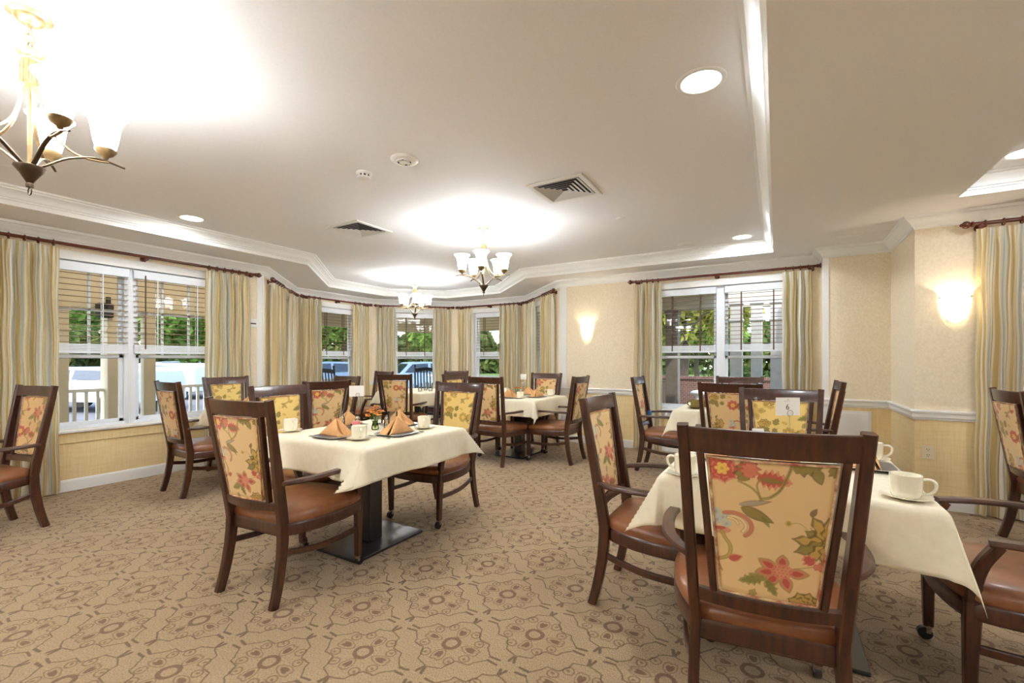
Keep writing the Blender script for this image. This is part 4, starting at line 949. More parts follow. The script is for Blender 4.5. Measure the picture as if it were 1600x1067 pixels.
# ------------------------------------------------------------------ chandeliers (each carries its own five lamps)
def make_chandelier(label, loc, rz, warm):
    t = thing('chandelier', label, 'chandelier', loc, rz, 'five-light chandeliers')   # origin on the ceiling, z down
    mb = MB(); mb.lathe([(0, 0), (.066, 0), (.068, -.006), (.062, -.010), (.050, -.013), (.046, -.022), (.030, -.036), (.012, -.040), (.008, -.052), (0, -.052)], n=32); mb.build('canopy', 'nickel', t, 40)
    mb = MB()
    for k, (z, r_, h_) in enumerate(((-.066, .011, .017), (-.092, .014, .018), (-.121, .019, .019))):
        lp = [((r_*math.cos(a), 0, z+h_*math.sin(a)) if k % 2 == 0 else (0, r_*math.cos(a), z+h_*math.sin(a))) for a in [2*PI*q/18 for q in range(18)]]; mb.tube(lp, .0028, 6, closed=True)
    mb.build('chain', 'nickel', t, 60)
    mb = MB(); mb.lathe([(0, -.136), (.008, -.138), (.044, -.143), (.046, -.149), (.036, -.156), (.030, -.168), (.034, -.174), (.033, -.178), (.026, -.182), (.025, -.195), (.0245, -.275), (.028, -.28), (.018, -.288), (.008, -.30), (.007, -.60), (0, -.60)], n=24)
    for k in range(10): a = 2*PI*k/10; mb.tube([(.0245*math.cos(a), .0245*math.sin(a), -.19), (.0245*math.cos(a), .0245*math.sin(a), -.275)], .005, 6)
    mb.build('column', 'nickel', t, 50)
    mb = MB(); mb.lathe([(0, -.592), (.030, -.596), (.047, -.602), (.048, -.607), (.030, -.632), (.016, -.656), (.010, -.668), (.012, -.672), (.012, -.684), (.004, -.686), (0, -.686)], n=28); mb.build('hub', 'bronze', t, 50)
    mb = MB(); mb.tube([(.014*math.cos(a), 0, -.700+.015*math.sin(a)) for a in [2*PI*q/18 for q in range(18)]], .0022, 6, closed=True); mb.build('ring', 'bronze', t, 60)
    for k in range(5):
        a = 2*PI*k/5; ca, sa = math.cos(a), math.sin(a); Rr = lambda r_, z, o_=0: (r_*ca-o_*sa, r_*sa+o_*ca, z)
        mb = MB(); p = spline([Rr(.025, -.600), Rr(.055, -.575), (Rr(.105, -.535)), Rr(.17, -.508), Rr(.22, -.503), Rr(.29, -.516)], 4)
        n_ = len(p); mb.bar(p, [(.016-.008*(q/(n_-1))**3, .0075) for q in range(n_)], side=(-sa, ca, 0), ch=.002); mb.build('lower_arm', 'bronze', t, 50)
        mb = MB(); p = spline([Rr(.018, -.285), Rr(.030, -.33), Rr(.040, -.38), Rr(.062, -.44), Rr(.110, -.495), Rr(.165, -.514), Rr(.235, -.508)], 4); mb.bar(p, (.012, .006), side=(-sa, ca, 0), ch=.002); mb.build('upper_arm', 'nickel', t, 50)
        mb = MB(); c = Rr(.225, 0); c = (c[0], c[1], 0); mb.lathe([(0, -.498), (.008, -.497), (.012, -.487), (.026, -.478), (.037, -.463), (.039, -.455), (.034, -.452), (0, -.452)], c, 20); mb.build('socket_cup', 'nickel', t, 50)
        mb = MB(); mb.lathe([(.030, -.456), (.034, -.452), (.042, -.42), (.047, -.385), (.053, -.345), (.064, -.318), (.079, -.304), (.080, -.302), (.076, -.304), (.061, -.320), (.050, -.346), (.044, -.386), (.039, -.42), (.028, -.45)], c, 28); mb.build('shade', 'opal', t, 60)
        point_light('lamp_glow', (c[0], c[1], -.314), LIGHT_CHAND, (1, .98, .93) if warm else (.82, .92, 1), .045, t)
    return t
make_chandelier('five-light chandelier nearest the camera, cut by the frame edge', (-2.56, .55, ZT), math.radians(8), True)
make_chandelier('five-light chandelier over the middle of the room, above the carpet aisle', (-2.61, 3.83, ZT), math.radians(-62), False)
make_chandelier('smaller-looking five-light chandelier in the bay before the middle window', (-5.22, 5.61, ZT), math.radians(-40), False)

ch_ = make_chandelier('added five-light fill chandelier behind the camera', (-2.6, -2.2, ZT), .3, False)  # unseen chandelier, added as fill to brighten the ceiling
make_chandelier('added five-light fill chandelier in the second ceiling tray behind the camera', (2.7, 1.6, ZT), .9, False)  # second unseen chandelier added for fill light

def downlight(x, y, z, label, e=1.0):
    t = thing('recessed_light', label, 'ceiling light', (x, y, z), 0, 'recessed ceiling lights')
    mb = MB(); mb.lathe([(.090, -.001), (.094, -.006), (.112, -.006), (.116, -.003), (.118, 0), (.09, 0)], n=40); mb.build('trim_ring', 'plastic', t, 50)
    mb = MB(); mb.disc((0, 0, -.002), .0915, 36); mb.build('lit_lens', 'lamp', t)
    l = bpy.data.lights.new('downlight_beam', 'AREA'); l.shape = 'DISK'; l.size = .17; l.energy = LIGHT_CAN*e; l.color = (.85, .935, 1)
    o = bpy.data.objects.new('downlight_beam', l); COL.objects.link(o); o.parent = t; o.location = (0, 0, -.012)
downlight(-.32, 2.365, ZT, 'large round recessed light in the near ceiling beside the tray moulding')
downlight(-.33, 5.60, ZT, 'small round recessed light in the far corner of the ceiling tray')
downlight(-4.88, 2.14, ZT, 'round recessed light above the wide side window')
downlight(1.42, 4.27, ZT, 'recessed light at the frame edge inside the second ceiling tray', .4)
BH = ['beside the tray moulding', 'in the middle of the tray', 'on the side window side', 'nearest in the second tray', 'far end of the second tray', 'rear of the second tray']
for i, (x, y, e) in enumerate([(-.33, -1.2, 1), (-2.6, -3.2, 1), (-4.88, -1.4, 1), (1.6, -.6, 1), (3.9, 3.9, 1), (3.9, -1.5, 1)]): downlight(x, y, ZT, 'added recessed fill light in the ceiling behind the camera, '+BH[i], e)  # unseen downlights added for overall room brightness

def sconce(nm, s_, z, label):
    L, X = FR[nm]; o_ = Vector(X(s_, 0, z)); t = thing('wall_sconce', label, 'wall lamp', tuple(o_), 0, 'alabaster wall sconces')
    d = (Vector(X(1, 0, 0))-Vector(X(0, 0, 0))).normalized(); n_ = (Vector(X(0, 1, 0))-Vector(X(0, 0, 0))).normalized()
    def loc(a, b, c): v = d*a+n_*b; return (v.x, v.y, c)
    mb = MB(); prof = [(.010, -.125), (.030, -.118), (.052, -.095), (.068, -.05), (.078, .01), (.083, .07), (.090, .115), (.098, .130)]
    mb.grid(lambda a, b: loc(*(lambda r_, z_: (r_*math.cos(PI*a), .012+r_*1.05*math.sin(PI*a), z_))(*[prof[min(int(b*7), 6)][q]+(prof[min(int(b*7), 6)+1][q]-prof[min(int(b*7), 6)][q])*(b*7-min(int(b*7), 6)) for q in (0, 1)])), 24, 14)
    mb.build('glass_bowl', 'opal_warm', t, 70)
    mb = MB(); mb.box((-.05, 0, -.09), (.05, .010, .09), 0, .003, xf=lambda p: loc(*p)); mb.build('back_plate', 'nickel', t)
    for sg in (-1, 1): mb = MB(); mb.ball(loc(sg*.096, .012, .09), .0075, 10); mb.build('knob', 'nickel', t, 60)
    point_light('lamp_glow', loc(0, .062, .065), LIGHT_SCONCE, (1, .84, .62), .02, t)
sconce('back', -2.468-PF[0], 1.685, 'glowing alabaster sconce on the back wall between the bay and the window')
sconce('sconce', 1.285-1.03, 1.70, 'glowing alabaster sconce nearest the camera, above the wall outlet')

# ------------------------------------------------------------------ ceiling fittings
def diffuser(x, y, label):
    t = thing('air_diffuser', label, 'air vent', (x, y, ZT), 0, 'square ceiling air diffusers')
    mb = MB(); a, b = .235, .195
    for k, (r0, z0, r1, z1) in enumerate([(.235, -.001, .235, -.008), (.235, -.008, .228, -.012), (.228, -.012, .195, -.010)]):
        mb.add([(-r0, -r0, z0), (r0, -r0, z0), (r0, r0, z0), (-r0, r0, z0), (-r1, -r1, z1), (r1, -r1, z1), (r1, r1, z1), (-r1, r1, z1)], [(0, 4, 5, 1), (1, 5, 6, 2), (2, 6, 7, 3), (3, 7, 4, 0)])
    mb.build('frame', 'plastic', t)
    mb = MB(); mb.add([(-b, -b, -.0015), (b, -b, -.0015), (b, b, -.0015), (-b, b, -.0015)], [(0, 3, 2, 1)]); mb.build('backing', 'dark', t)
    mb = MB()
    for r0 in (.190, .155, .120, .085, .050):
        r1 = r0-.026
        mb.add([(-r0, -r0, -.012), (r0, -r0, -.012), (r0, r0, -.012), (-r0, r0, -.012), (-r1, -r1, -.003), (r1, -r1, -.003), (r1, r1, -.003), (-r1, r1, -.003)], [(0, 1, 5, 4), (1, 2, 6, 5), (2, 3, 7, 6), (3, 0, 4, 7)])
    mb.build('louver', 'vent_white', t)
diffuser(-1.465, 3.31, 'square air diffuser between the near recessed light and the middle chandelier'); diffuser(-3.77, 3.22, 'square air diffuser on the window side of the ceiling')
t = thing('smoke_detector', 'domed white smoke detector with a slotted band, next to the flat round speaker', 'smoke detector', (-2.604, 2.265, ZT))
mb = MB(); mb.lathe([(0, 0), (.056, 0), (.058, -.012), (.050, -.018), (.047, -.020)], n=28); mb.build('base', 'plastic', t, 50); mb = MB(); mb.lathe([(.043, -.018), (.043, -.034)], n=28); mb.build('smoke_slot', 'dark', t)
mb = MB()
for k in range(10): a = 2*PI*k/10; mb.box((-.006, .042, -.036), (.006, .048, -.018), xf=lambda p, a=a: (p[0]*math.cos(a)-p[1]*math.sin(a), p[0]*math.sin(a)+p[1]*math.cos(a), p[2]))
mb.lathe([(.048, -.033), (.046, -.042), (.034, -.050), (0, -.053)], n=28); mb.build('cap', 'plastic', t, 40)
t = thing('ceiling_alarm', 'flat round white alarm plate with raised rings beside the smoke detector', 'ceiling alarm', (-2.191, 2.253, ZT))
mb = MB(); mb.lathe([(0, -.022), (.028, -.022), (.030, -.018), (.046, -.018), (.048, -.023), (.054, -.023), (.056, -.018), (.072, -.017), (.086, -.012), (.092, -.006), (.094, 0), (0, 0)], n=40); mb.build('cover', 'plastic', t, 30)
mb = MB()
for k in range(4):
    for q in range(3): mb.box((-.006+q*.005, -.002, -.0245), (-.003+q*.005, .004, -.018), xf=lambda p, k=k: (p[0]*math.cos(k*PI/2+.5)-(p[1]+.04)*math.sin(k*PI/2+.5), p[0]*math.sin(k*PI/2+.5)+(p[1]+.04)*math.cos(k*PI/2+.5), p[2]))
mb.build('sounder_slot', 'ink', t)
def round_cover(name, loc, r_, label, cat, grille=False):
    mb = MB(); mb.lathe([(0, -.010), (r_*.6, -.010), (r_*.64, -.006), (r_*.9, -.006), (r_, -.002), (r_, 0), (0, 0)], n=32); tag(mb.build(name, 'plastic', None, 40), label, cat).location = loc
round_cover('sprinkler_cover', (-1.299, 4.264, ZT), .045, 'small round sprinkler cover between the diffuser and the back wall tray edge', 'sprinkler')
round_cover('ceiling_speaker', (-.90, 5.62, ZT), .115, 'flat round ceiling speaker close to the far recessed light', 'speaker')
round_cover('ceiling_speaker', (-4.15, 6.05, ZT), .115, 'flat round ceiling speaker between the far and the middle chandeliers', 'speaker')
round_cover('sprinkler_cover', PZ(676, 423, ZT), .045, 'small round sprinkler cover close to the far chandelier canopy', 'sprinkler')
mb = MB(); mb.box((.52, 5.50, 2.494), (.94, 5.86, 2.4985), 0, .001); mb.box((.55, 5.53, 2.491), (.91, 5.83, 2.4945), 0, .001); tag(mb.build('ceiling_access_panel', 'ceiling', None), 'white access panel in the low ceiling above the pier', 'panel')
# wall fittings
def on(nm): L, X = FR[nm]; return lambda p: X(*p)
t = thing('wall_outlet', 'almond duplex outlet below the chair rail under the near sconce', 'outlet')
xf = on('sconce'); mb = MB(); mb.box((.045, 0, .418), (.125, .006, .532), 0, .002, xf); mb.build('cover_plate', 'almond', t)
for z in (.450, .498):
    mb = MB(); mb.box((.067, .005, z-.016), (.103, .009, z+.018), 0, .003, xf); r_ = mb.build('socket', 'almond', t); mb = MB()
    for a in (.077, .091): mb.box((a, .0085, z-.002), (a+.003, .0096, z+.010), xf=xf)
    mb.box((.083, .0085, z-.012), (.088, .0096, z-.007), xf=xf); mb.build('slot', 'dark', r_)
t = thing('thermostat', 'small white thermostat with a dark strip beside the side window curtain', 'thermostat')
xf = on('left'); q = -YR; mb = MB(); mb.box((3.225+q, 0, 1.69), (3.335+q, .022, 1.80), 0, .003, xf); mb.build('housing', 'plastic', t)
mb = MB(); mb.box((3.245+q, .021, 1.728), (3.315+q, .0235, 1.744), xf=xf); mb.build('display', 'ink', t)
t = thing('access_panel', 'white framed access panel low on the pier under the chair rail', 'panel')
xf = on('pier'); mb = MB(); mb.box((.05, 0, .20), (.42, .010, .715), 0, .003, xf); mb.build('frame', 'trim', t); mb = MB(); mb.box((.075, .009, .225), (.395, .013, .690), 0, .003, xf); mb.build('door', 'trim', t)
mb = MB(); mb.lathe([(0, -.001), (.006, 0), (.006, .003), (0, .003)], n=12); o = mb.build('latch', 'steel', t); o.location = FR['pier'][1](.12, .014, .56); o.rotation_euler = (PI/2, 0, 0)

# ------------------------------------------------------------------ outside: porch, cars, trees
M['deck'] = noisy('porch_floor', (168, 160, 148), (150, 142, 130), 8, .8)
M['grass'] = noisy('lawn', (104, 128, 62), (74, 98, 42), 3, .95)
M['asphalt'] = noisy('driveway', (122, 120, 120), (104, 102, 102), 5, .9)
M['beige'] = noisy('beige_porch_paint', (214, 200, 176), (206, 192, 166), 6, .75)
M['white_post'] = noisy('white_post_paint', (236, 232, 226), (226, 222, 214), 12, .6)
M['bark'] = noisy('bark', (92, 78, 62), (62, 50, 40), 9, .95, (3, 3, .6))
M['grey_post'] = noisy('grey_brown_paint', (138, 126, 112), (126, 114, 102), 8, .8)
M['blackwood'] = mat('black_painted_wood', (26, 30, 40), .35)
def foliage_mat(name, a, b, c):
    m = mat(name, a, .7, spec=.2); nt = m.node_tree; v, _ = coords(nt); f = noise(nt, v, 1.1, 4, .7)
    col = ramp(nt, f, [(.30, lin(a)), (.5, lin(b)), (.68, lin(c))]); setcol(m, col)
    tr = nt.nodes.new('ShaderNodeBsdfTranslucent'); nt.links.new(col, tr.inputs[0]); ms = nt.nodes.new('ShaderNodeMixShader'); ms.inputs[0].default_value = .35
    nt.links.new(P_(m).outputs[0], ms.inputs[1]); nt.links.new(tr.outputs[0], ms.inputs[2]); nt.links.new(ms.outputs[0], nt.nodes['Material Output'].inputs[0]); return m
M['leaf'] = foliage_mat('green_leaves', (58, 84, 34), (112, 146, 58), (168, 192, 92)); M['leafy'] = foliage_mat('autumn_leaves', (104, 110, 44), (170, 170, 70), (214, 200, 104)); M['hedge'] = foliage_mat('dark_hedge_leaves', (40, 58, 26), (84, 104, 48), (150, 140, 80))
struct((lambda mb: (mb.box((-80, -60, -.42), (60, 90, -.40)), mb.build('lawn', 'grass'))[-1])(MB()))
struct((lambda mb: (mb.box((-25.5, -40, -.40), (-15.5, 24, -.385)), mb.box((-38, -40, -.40), (-29.5, 40, -.3852)), mb.box((-22.5, 16.0, -.40), (-5, 22, -.384)), mb.build('driveway_road', 'asphalt'))[-1])(MB()))
struct((lambda mb: (mb.box((-9.2, -6, -.40), (-6.04, 8.7, -.03)), mb.box((-9.2, 6.56, -.40), (6, 10.4, -.031)), mb.build('floor_porch', 'deck'))[-1])(MB()))
struct((lambda mb: (mb.box((-9.3, -6, 2.66), (-6.04, 8.7, 2.70)), mb.box((-9.3, 6.56, 2.66), (-.9, 10.5, 2.70)), mb.build('ceiling_porch', 'beige'))[-1])(MB()))
struct((lambda mb: (mb.box((-9.25, -6, 2.06), (-8.95, 10.4, 2.66)), mb.box((-8.95, 10.1, 2.06), (-2.3, 10.4, 2.66)), mb.box((-2.3, 10.12, 2.33), (2.6, 10.38, 2.66)), mb.build('beam_porch', 'beige'))[-1])(MB()))
def column(x, y, w_, label, m_='beige'):
    top = 2.36 if x > -2.3 else 2.09
    t = thing('porch_column', label, 'column', (x, y, -.03), 0, 'porch columns')
    mb = MB(); h_ = w_/2; mb.box((-h_, -h_, 0), (h_, h_, top), 0, .01); mb.build('shaft', m_, t); mb = MB(); mb.box((-h_-.02, -h_-.02, 0), (h_+.02, h_+.02, .16), 0, .01); mb.build('plinth', m_, t)
    mb = MB(); mb.box((-h_-.02, -h_-.02, top-.38), (h_+.02, h_+.02, top-.33), 0, .01); mb.box((-h_-.02, -h_-.02, top-.08), (h_+.02, h_+.02, top), 0, .01); mb.build('capital', m_, t); return t
column(-9.05, 2.20, .24, 'porch column behind the first pane of the side window'); column(-9.05, 2.90, .30, 'wide porch column behind the side window, next to the near parked car')
column(-9.05, 3.32, .16, 'slim porch column directly behind the centre post of the side window'); column(-9.05, 5.9, .24, 'porch column outside the bay curtains'); column(-9.05, 8.2, .24, 'porch column seen through the second bay window')
column(-5.2, 10.25, .24, 'porch column beyond the fourth bay window'); column(-1.95, 10.2, .26, 'grey-brown porch column behind the back window beside the scroll bracket', 'grey_post')
for k, (x, y, w_) in enumerate([(-.62, 9.0, .20), (-.30, 9.05, .18), (.02, 9.1, .22)]): column(x, y, w_, 'white square column of the trio behind the back window', 'white_post')
def railing(x0, y0, x1, y1, label, z=.80):
    t = thing('porch_railing', label, 'railing'); d = Vector((x1-x0, y1-y0, 0)); L = d.length; d.normalize(); n_ = Vector((d.y, -d.x, 0)); f = lambda p: tuple(Vector((x0, y0, 0))+d*p[0]+n_*p[1]+Vector((0, 0, p[2])))
    mb = MB(); mb.box((0, -.03, z-.03), (L, .03, z+.02), 0, .006, f); mb.build('handrail', 'white_post', t); mb = MB(); mb.box((0, -.02, .05), (L, .02, .10), 0, 0, f); mb.build('bottom_rail', 'white_post', t)
    k = int(L/.115)
    for i in range(k): mb = MB(); a = (i+.5)*L/k; mb.box((a-.019, -.019, .10), (a+.019, .019, z-.03), 0, 0, f); mb.build('baluster', 'white_post', t)
railing(-9.05, 2.34, -9.05, 2.74, 'white baluster railing piece between the two porch columns'); railing(-9.05, 3.42, -9.05, 5.76, 'white baluster railing beyond the second side window sash'); railing(-9.05, -.2, -9.05, 2.06, 'white baluster railing outside the near gold curtain')
railing(-9.05, 6.04, -9.05, 8.06, 'white baluster railing outside the second bay window'); railing(-5.06, 10.25, -2.1, 10.22, 'white baluster railing outside the last bay windows'); railing(-9.0, 10.25, -5.34, 10.25, 'white baluster railing outside the middle bay window')
M['speaker'] = M['dark']
t = thing('porch_speaker', 'dark box speaker mounted under the porch beam behind the blind', 'speaker', (-8.86, 2.70, 2.02), math.radians(-80))
mb = MB(); mb.box((-.09, -.07, -.11), (.09, .07, .11), 0, .015); mb.build('cabinet', 'dark', t); mb = MB(); mb.box((-.02, .06, .02), (.02, .12, .2)); mb.build('bracket', 'dark', t)
def tree(x, y, h, r_, label, mm, seed, trunk=True, n=5200, z0=None, ls=.16):
    rr = np.random.default_rng(seed); t = thing('tree' if trunk else 'hedge_bush', label, 'tree' if trunk else 'bush', (x, y, -.4), 0, 'trees beyond the porch' if trunk else 'bushes beyond the porch')
    if trunk: mb = MB(); mb.tube([(0, 0, 0), (.08, .05, h*.3), (.0, .1, h*.6)], [.17, .13, .06], 10); mb.build('trunk', 'bark', t, 50)
    nb = 16; cs = rr.normal(size=(nb, 3)); cs /= np.linalg.norm(cs, axis=1)[:, None]; cs *= rr.uniform(.25, .75, (nb, 1)); cz = (h*.62 if trunk else h*.5); hz = h*.42 if trunk else h*.5
    c = cs[rr.integers(0, nb, n)]; p = rr.normal(size=(n, 3)); p /= np.linalg.norm(p, axis=1)[:, None]; p = c+p*rr.uniform(.22, .42, (n, 1)); p[:, 0] *= r_; p[:, 1] *= r_; p[:, 2] = p[:, 2]*hz+cz; p[:, 2] = np.maximum(p[:, 2], .05)
    a = rr.normal(size=(n, 3)); a /= np.linalg.norm(a, axis=1)[:, None]; b = rr.normal(size=(n, 3)); b -= a*(a*b).sum(1)[:, None]; b /= np.linalg.norm(b, axis=1)[:, None]; s_ = rr.uniform(.5, 1.2, (n, 1))*ls
    v = np.stack([p-a*s_, p+b*s_*.45, p+a*s_, p-b*s_*.45], 1).reshape(-1, 3); f = np.arange(4*n).reshape(-1, 4)
    me = bpy.data.meshes.new('crown'); me.from_pydata(v.tolist(), [], f.tolist()); me.materials.append(M[mm]); o = bpy.data.objects.new('crown', me); COL.objects.link(o); o.parent = t; return t
def copy_tree(src, x, y, s_, rz, label): o = dup(src, (x, y, -.4), rz, label); o.scale = (s_, s_, s_); return o
TA = tree(-27.0, 11.9, 7, 3.3, 'green tree with its trunk before the passing white car', 'leaf', 1, n=9000, ls=.24)
TBB = tree(-25.0, 20.0, 7.5, 3.3, 'green tree beyond the second bay window', 'leaf', 2, n=9000, ls=.24)
TC = tree(-2.9, 17, 6.5, 2.8, 'yellow-green tree behind the back window scroll bracket', 'leafy', 3, n=8000, ls=.2)
HD = tree(-28.6, 7.6, 3.4, 2.4, 'dark bushy mass across the driveway, seen past the near parked car', 'hedge', 4, False, 8000, ls=.2)
HB = tree(-3.4, 13.6, 1.9, 1.25, 'dark hedge above the brick wall outside the back window, column side', 'hedge', 5, False, 5200, ls=.09)
for src, x, y, s_, l_ in [(TA, -42, 9.5, 1.3, 'leafy tree far across the drive, seen over the near parked car'), (TBB, -18.2, 22.6, .9, 'leafy tree filling the middle bay window'), (TA, -10.8, 26.0, .95, 'leafy tree beyond the fourth bay window'),
                        (TBB, -4.2, 29.5, .95, 'leafy tree beyond the last bay window'), (TC, 3.2, 20.5, 1.0, 'yellow-green tree behind the white column trio')]: copy_tree(src, x, y, s_, x, l_)
for x, y, l_ in ((-41, 16.5, 'beyond the passing white car'),): copy_tree(HD, x, y, .95, x, 'dark shrub mass '+l_)
for x, y, l_ in ((-.7, 13.7, 'behind the white column trio'), (1.9, 13.7, 'beside the downspout')): copy_tree(HB, x, y, 1.0, x, 'hedge clump '+l_)
M['brick'] = mat('red_brick', (132, 92, 78), .9); nt = M['brick'].node_tree; bt = nt.nodes.new('ShaderNodeTexBrick'); v, _ = coords(nt); mp = nt.nodes.new('ShaderNodeMapping'); mp.inputs['Rotation'].default_value = (PI/2, 0, 0); nt.links.new(v, mp.inputs[0]); nt.links.new(mp.outputs[0], bt.inputs[0])
bt.inputs['Scale'].default_value = 5; bt.inputs['Color1'].default_value = (*lin((140, 96, 80)), 1); bt.inputs['Color2'].default_value = (*lin((116, 80, 70)), 1); bt.inputs['Mortar'].default_value = (*lin((176, 166, 154)), 1); bt.inputs['Mortar Size'].default_value = .012; setcol(M['brick'], bt.outputs[0])
mb = MB(); mb.box((-4.5, 11.9, -.4), (4.0, 12.15, .78)); mb.box((-4.5, 11.87, .78), (4.0, 12.18, .84)); tag(mb.build('brick_wall', 'brick'), kind='structure')
def car(x, y, rz, label, mm, h=1.55, L=4.6, van=False):
    t = thing('car', label, 'car', (x, y, -.385), rz, 'parked cars'); hw = .9
    prof = [(-L/2, .35), (-L/2, .75), (-L*.48, .92), (-L*.30, .98), (-L*.19, h*.96), (-L*.05, h), (L*.24, h*.985), (L*.38, h*.80), (L*.47, .98), (L/2, .80), (L/2, .35)] if not van else [(-L/2, .35), (-L/2, .85), (-L*.46, 1.0), (-L*.34, 1.08), (-L*.26, h*.97), (-L*.15, h), (L*.46, h), (L*.49, h*.9), (L/2, .9), (L/2, .35)]
    mb = MB(); n = len(prof)
    rows = []
    for yy, sc_ in ((-hw, .0), (-hw*.98, 0), (hw*.98, 0), (hw, 0)):
        rows.append([(px_, yy*(1-.16*max(0, (pz-1.0)/(h-1.0))), pz) for px_, pz in prof])
    vs = [p for r_ in rows for p in r_]; fs = [(r_*n+i, r_*n+(i+1) % n, (r_+1)*n+(i+1) % n, (r_+1)*n+i) for r_ in range(3) for i in range(n)]+[tuple(range(n-1, -1, -1)), tuple(3*n+i for i in range(n))]
    mb.add(vs, fs); o = mb.build('body', mm, t, 25); md = o.modifiers.new('soft', 'BEVEL'); md.width = .05; md.segments = 3; md.limit_method = 'ANGLE'
    mb = MB()
    for sg in (-1, 1):
        yy = sg*(hw*.90+.012)
        xs = [(-L*.25, 1.03), (-L*.165, h*.92), (L*.0, h*.94), (L*.0, 1.03)], [(L*.03, 1.03), (L*.03, h*.94), (L*.26, h*.92), (L*.36, 1.05)]
        for q in xs: mb.add([(a, sg*(hw*(1-.16*max(0, (z-1.0)/(h-1.0)))+.006), z) for a, z in q], [(0, 1, 2, 3)])
    mb.add([(-L*.295-.02, -.7, 1.02), (-L*.295-.02, .7, 1.02), (-L*.20-.02, .64, h*.93), (-L*.20-.02, -.64, h*.93)], [(0, 1, 2, 3)]); mb.add([(L*.455+.02, -.7, 1.04), (L*.455+.02, .7, 1.04), (L*.39+.03, .62, h*.82), (L*.39+.03, -.62, h*.82)], [(0, 1, 2, 3)])
    mb.build('window_glass', 'carglass', t)
    for wx in (-L*.31, L*.30):
        for sg in (-1, 1):
            mb = MB(); mb.tube([(wx, sg*(hw-.2), .33), (wx, sg*(hw+.01), .33)], .33, 22); w_ = mb.build('wheel', 'rubber', t, 40)
            mb = MB(); mb.tube([(wx, sg*(hw-.02), .33), (wx, sg*(hw+.02), .33)], .20, 16); mb.build('hubcap', 'steel', w_, 40)
M['white_car'] = mat('white_car_paint', (206, 210, 216), .25, coat=.8); M['grey_car'] = mat('grey_blue_car_paint', (120, 138, 156), .25, coat=.8); M['carglass'] = mat('car_window', (28, 34, 40), .08, coat=.6)
car(-32.3, 13.2, math.radians(85), 'white car passing on the far drive beyond the second side window sash', 'white_car')
car(-19.0, 5.6, math.radians(25), 'white car parked close behind the porch column', 'white_car', 1.42, 4.7, True)
car(-22.6, 9.1, math.radians(20), 'white hatchback end showing under the passing car', 'white_car', 1.5, 4.3, True)
car(-15.2, 16.9, math.radians(60), 'blue-grey car outside the middle bay window', 'grey_car'); car(-8.6, 19.6, math.radians(10), 'white car behind the blue-grey one', 'white_car'); car(-19.8, 14.6, math.radians(80), 'blue-grey car outside the second bay window', 'grey_car')
def rocker(x, y, rz, label):
    t = thing('rocking_chair', label, 'rocking chair', (x, y, -.03), rz, 'porch rocking chairs')
    for sx in (-1, 1):
        mb = MB(); mb.tube([(sx*.26, -.26, .05), (sx*.26, -.30, .42), (sx*.26, -.40, 1.12)], .022, 8); mb.ball((sx*.26, -.40, 1.14), .03, 8); mb.build('back_post', 'blackwood', t, 50)
        mb = MB(); mb.tube([(sx*.27, .24, .05), (sx*.27, .24, .66)], .02, 8); mb.build('leg', 'blackwood', t, 50); mb = MB(); mb.bar([(sx*.28, -.32, .66), (sx*.29, .28, .67)], (.06, .025)); mb.build('arm', 'blackwood', t)
        mb = MB(); mb.bar(spline([(sx*.26, -.62, .12), (sx*.26, -.3, .035), (sx*.26, .1, .02), (sx*.26, .42, .07)], 4), (.03, .035)); mb.build('runner', 'blackwood', t)
    mb = MB(); mb.box((-.27, -.27, .40), (.27, .27, .43), 0, .01); mb.build('seat', 'blackwood', t); mb = MB(); mb.bar([(-.26, -.385, 1.03), (0, -.40, 1.06), (.26, -.385, 1.03)], (.09, .022), side=(0, 0, 1)); mb.build('top_rail', 'blackwood', t)
    mb = MB(); mb.bar([(-.26, -.32, .58), (.26, -.32, .58)], (.05, .02), side=(0, 0, 1)); mb.build('lower_rail', 'blackwood', t)
    for k in range(6): mb = MB(); a = -.19+k*.076; mb.bar([(a, -.322, .58), (a, -.39, 1.02)], (.03, .012)); mb.build('back_slat', 'blackwood', t)
rocker(-7.35, 8.35, math.radians(-130), 'black slatted rocking chair outside the middle bay window'); rocker(-5.2, 8.9, math.radians(-160), 'black rocking chair outside the fourth bay window, first'); rocker(-8.0, 6.2, math.radians(-90), 'black rocking chair outside the second bay window'); rocker(-4.1, 9.0, math.radians(150), 'black rocking chair outside the fourth bay window, next to the curtain')
# scroll bracket on the back porch column, downspout, stone planter ball
mb = MB(); p = [(-1.80+.30*a/6.3*math.cos(a)*0+.07*math.cos(a)*(1-.08*a)+.12, 10.2, 2.0+.07*math.sin(a)*(1-.08*a)) for a in [k*.35 for k in range(24)]]; mb.tube(p, .012, 6)
mb.tube(spline([(-1.82, 10.2, 1.55), (-1.70, 10.2, 1.72), (-1.76, 10.2, 1.88), (-1.62, 10.2, 2.02), (-1.46, 10.2, 2.06), (-1.36, 10.2, 2.20), (-1.20, 10.2, 2.27)], 5), .018, 6)
mb.tube([(-1.55+.06*math.cos(a)*(1-.06*a), 10.2, 1.93+.06*math.sin(a)*(1-.06*a)) for a in [k*.4 for k in range(20)]], .011, 6); tag(mb.build('scroll_bracket', 'grey_post', None, 60), 'curly wooden scroll bracket beside the grey porch column', 'bracket')
mb = MB(); mb.tube(spline([(.20, 8.9, 2.3), (.20, 8.9, .95), (.24, 8.9, .82), (.36, 8.9, .70), (.40, 8.9, .55)], 5), .045, 10); tag(mb.build('downspout', 'white_post', None, 60), 'white bent downspout at the columns outside the back window', 'pipe')
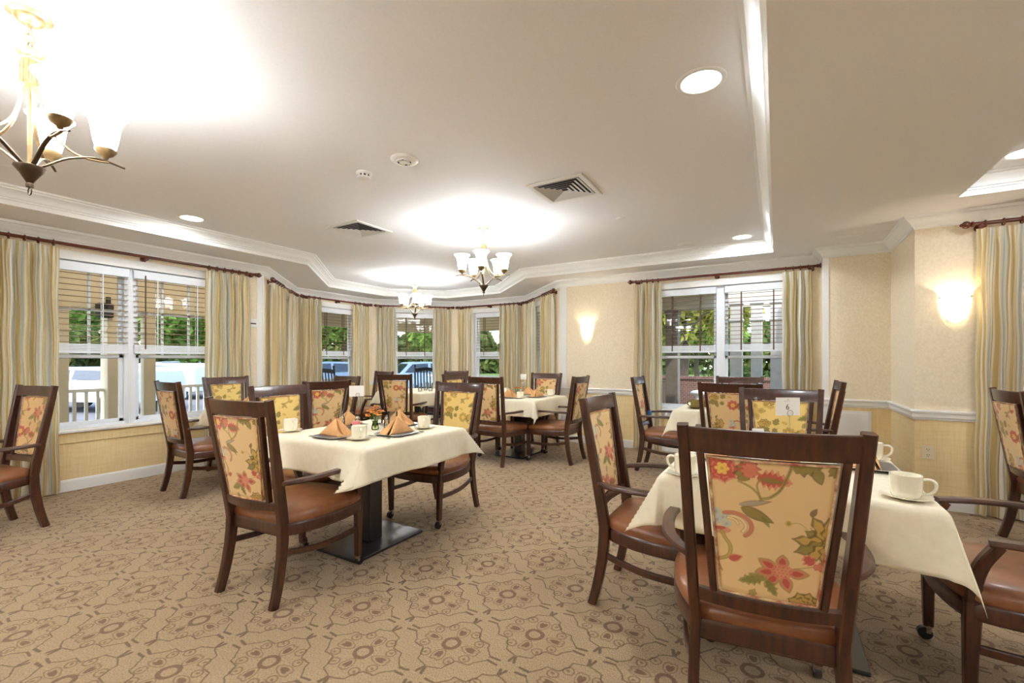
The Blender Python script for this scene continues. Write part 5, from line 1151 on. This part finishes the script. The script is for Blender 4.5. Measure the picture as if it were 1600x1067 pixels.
mb = MB(); mb.ball((-1.55, 11.0, .50), .11, 20, 0, (1.5, 1, .6)); mb.tube([(-1.55, 11.0, -.4), (-1.55, 11.0, .45)], .05, 8); tag(mb.build('garden_globe', 'white_post', None, 60), 'pale rounded garden ornament before the brick wall', 'ornament')

def porch_light(x, y, label):
    t = thing('porch_light', label, 'porch lamp', (x, y, 2.66), 0, 'porch ceiling lamps')
    mb = MB(); mb.lathe([(0, 0), (.15, 0), (.155, -.02), (.14, -.025)], n=28); mb.build('rim', 'plastic', t, 50); mb = MB(); mb.lathe([(.14, -.02), (.12, -.06), (.07, -.085), (0, -.09)], n=28); mb.build('lens', 'opal_warm', t, 60)
    point_light('lamp_glow', (0, 0, -.16), 11, (1, .86, .68), .08, t)
porch_light(-7.9, 2.6, 'warm porch lamp behind the side window blind'); porch_light(-7.9, 4.0, 'warm porch lamp beyond the second side window sash'); porch_light(-7.3, 8.6, 'warm porch lamp outside the middle bay window'); porch_light(-4.4, 9.0, 'warm porch lamp outside the fourth bay window')

# distant woods closing the view between the trunks
rt_ = np.random.default_rng(11); n = 26000; ang = rt_.uniform(math.radians(70), math.radians(200), n); rad = rt_.uniform(52, 62, n); hgt = rt_.uniform(0, 1, n)**.8*(7+2.5*np.sin(ang*23)+1.5*np.sin(ang*61))
p = np.stack([rad*np.cos(ang), rad*np.sin(ang), hgt-.4], 1); a = rt_.normal(size=(n, 3)); a /= np.linalg.norm(a, axis=1)[:, None]; b = rt_.normal(size=(n, 3)); b -= a*(a*b).sum(1)[:, None]; b /= np.linalg.norm(b, axis=1)[:, None]; sz = rt_.uniform(.35, .8, (n, 1))
me = bpy.data.meshes.new('distant_woods'); me.from_pydata(np.stack([p-a*sz, p+b*sz*.6, p+a*sz, p-b*sz*.6], 1).reshape(-1, 3).tolist(), [], np.arange(4*n).reshape(-1, 4).tolist()); me.materials.append(M['hedge'])
o = bpy.data.objects.new('distant_woods', me); COL.objects.link(o); tag(o, 'distant green woods beyond the drive', 'woods', None, 'stuff')
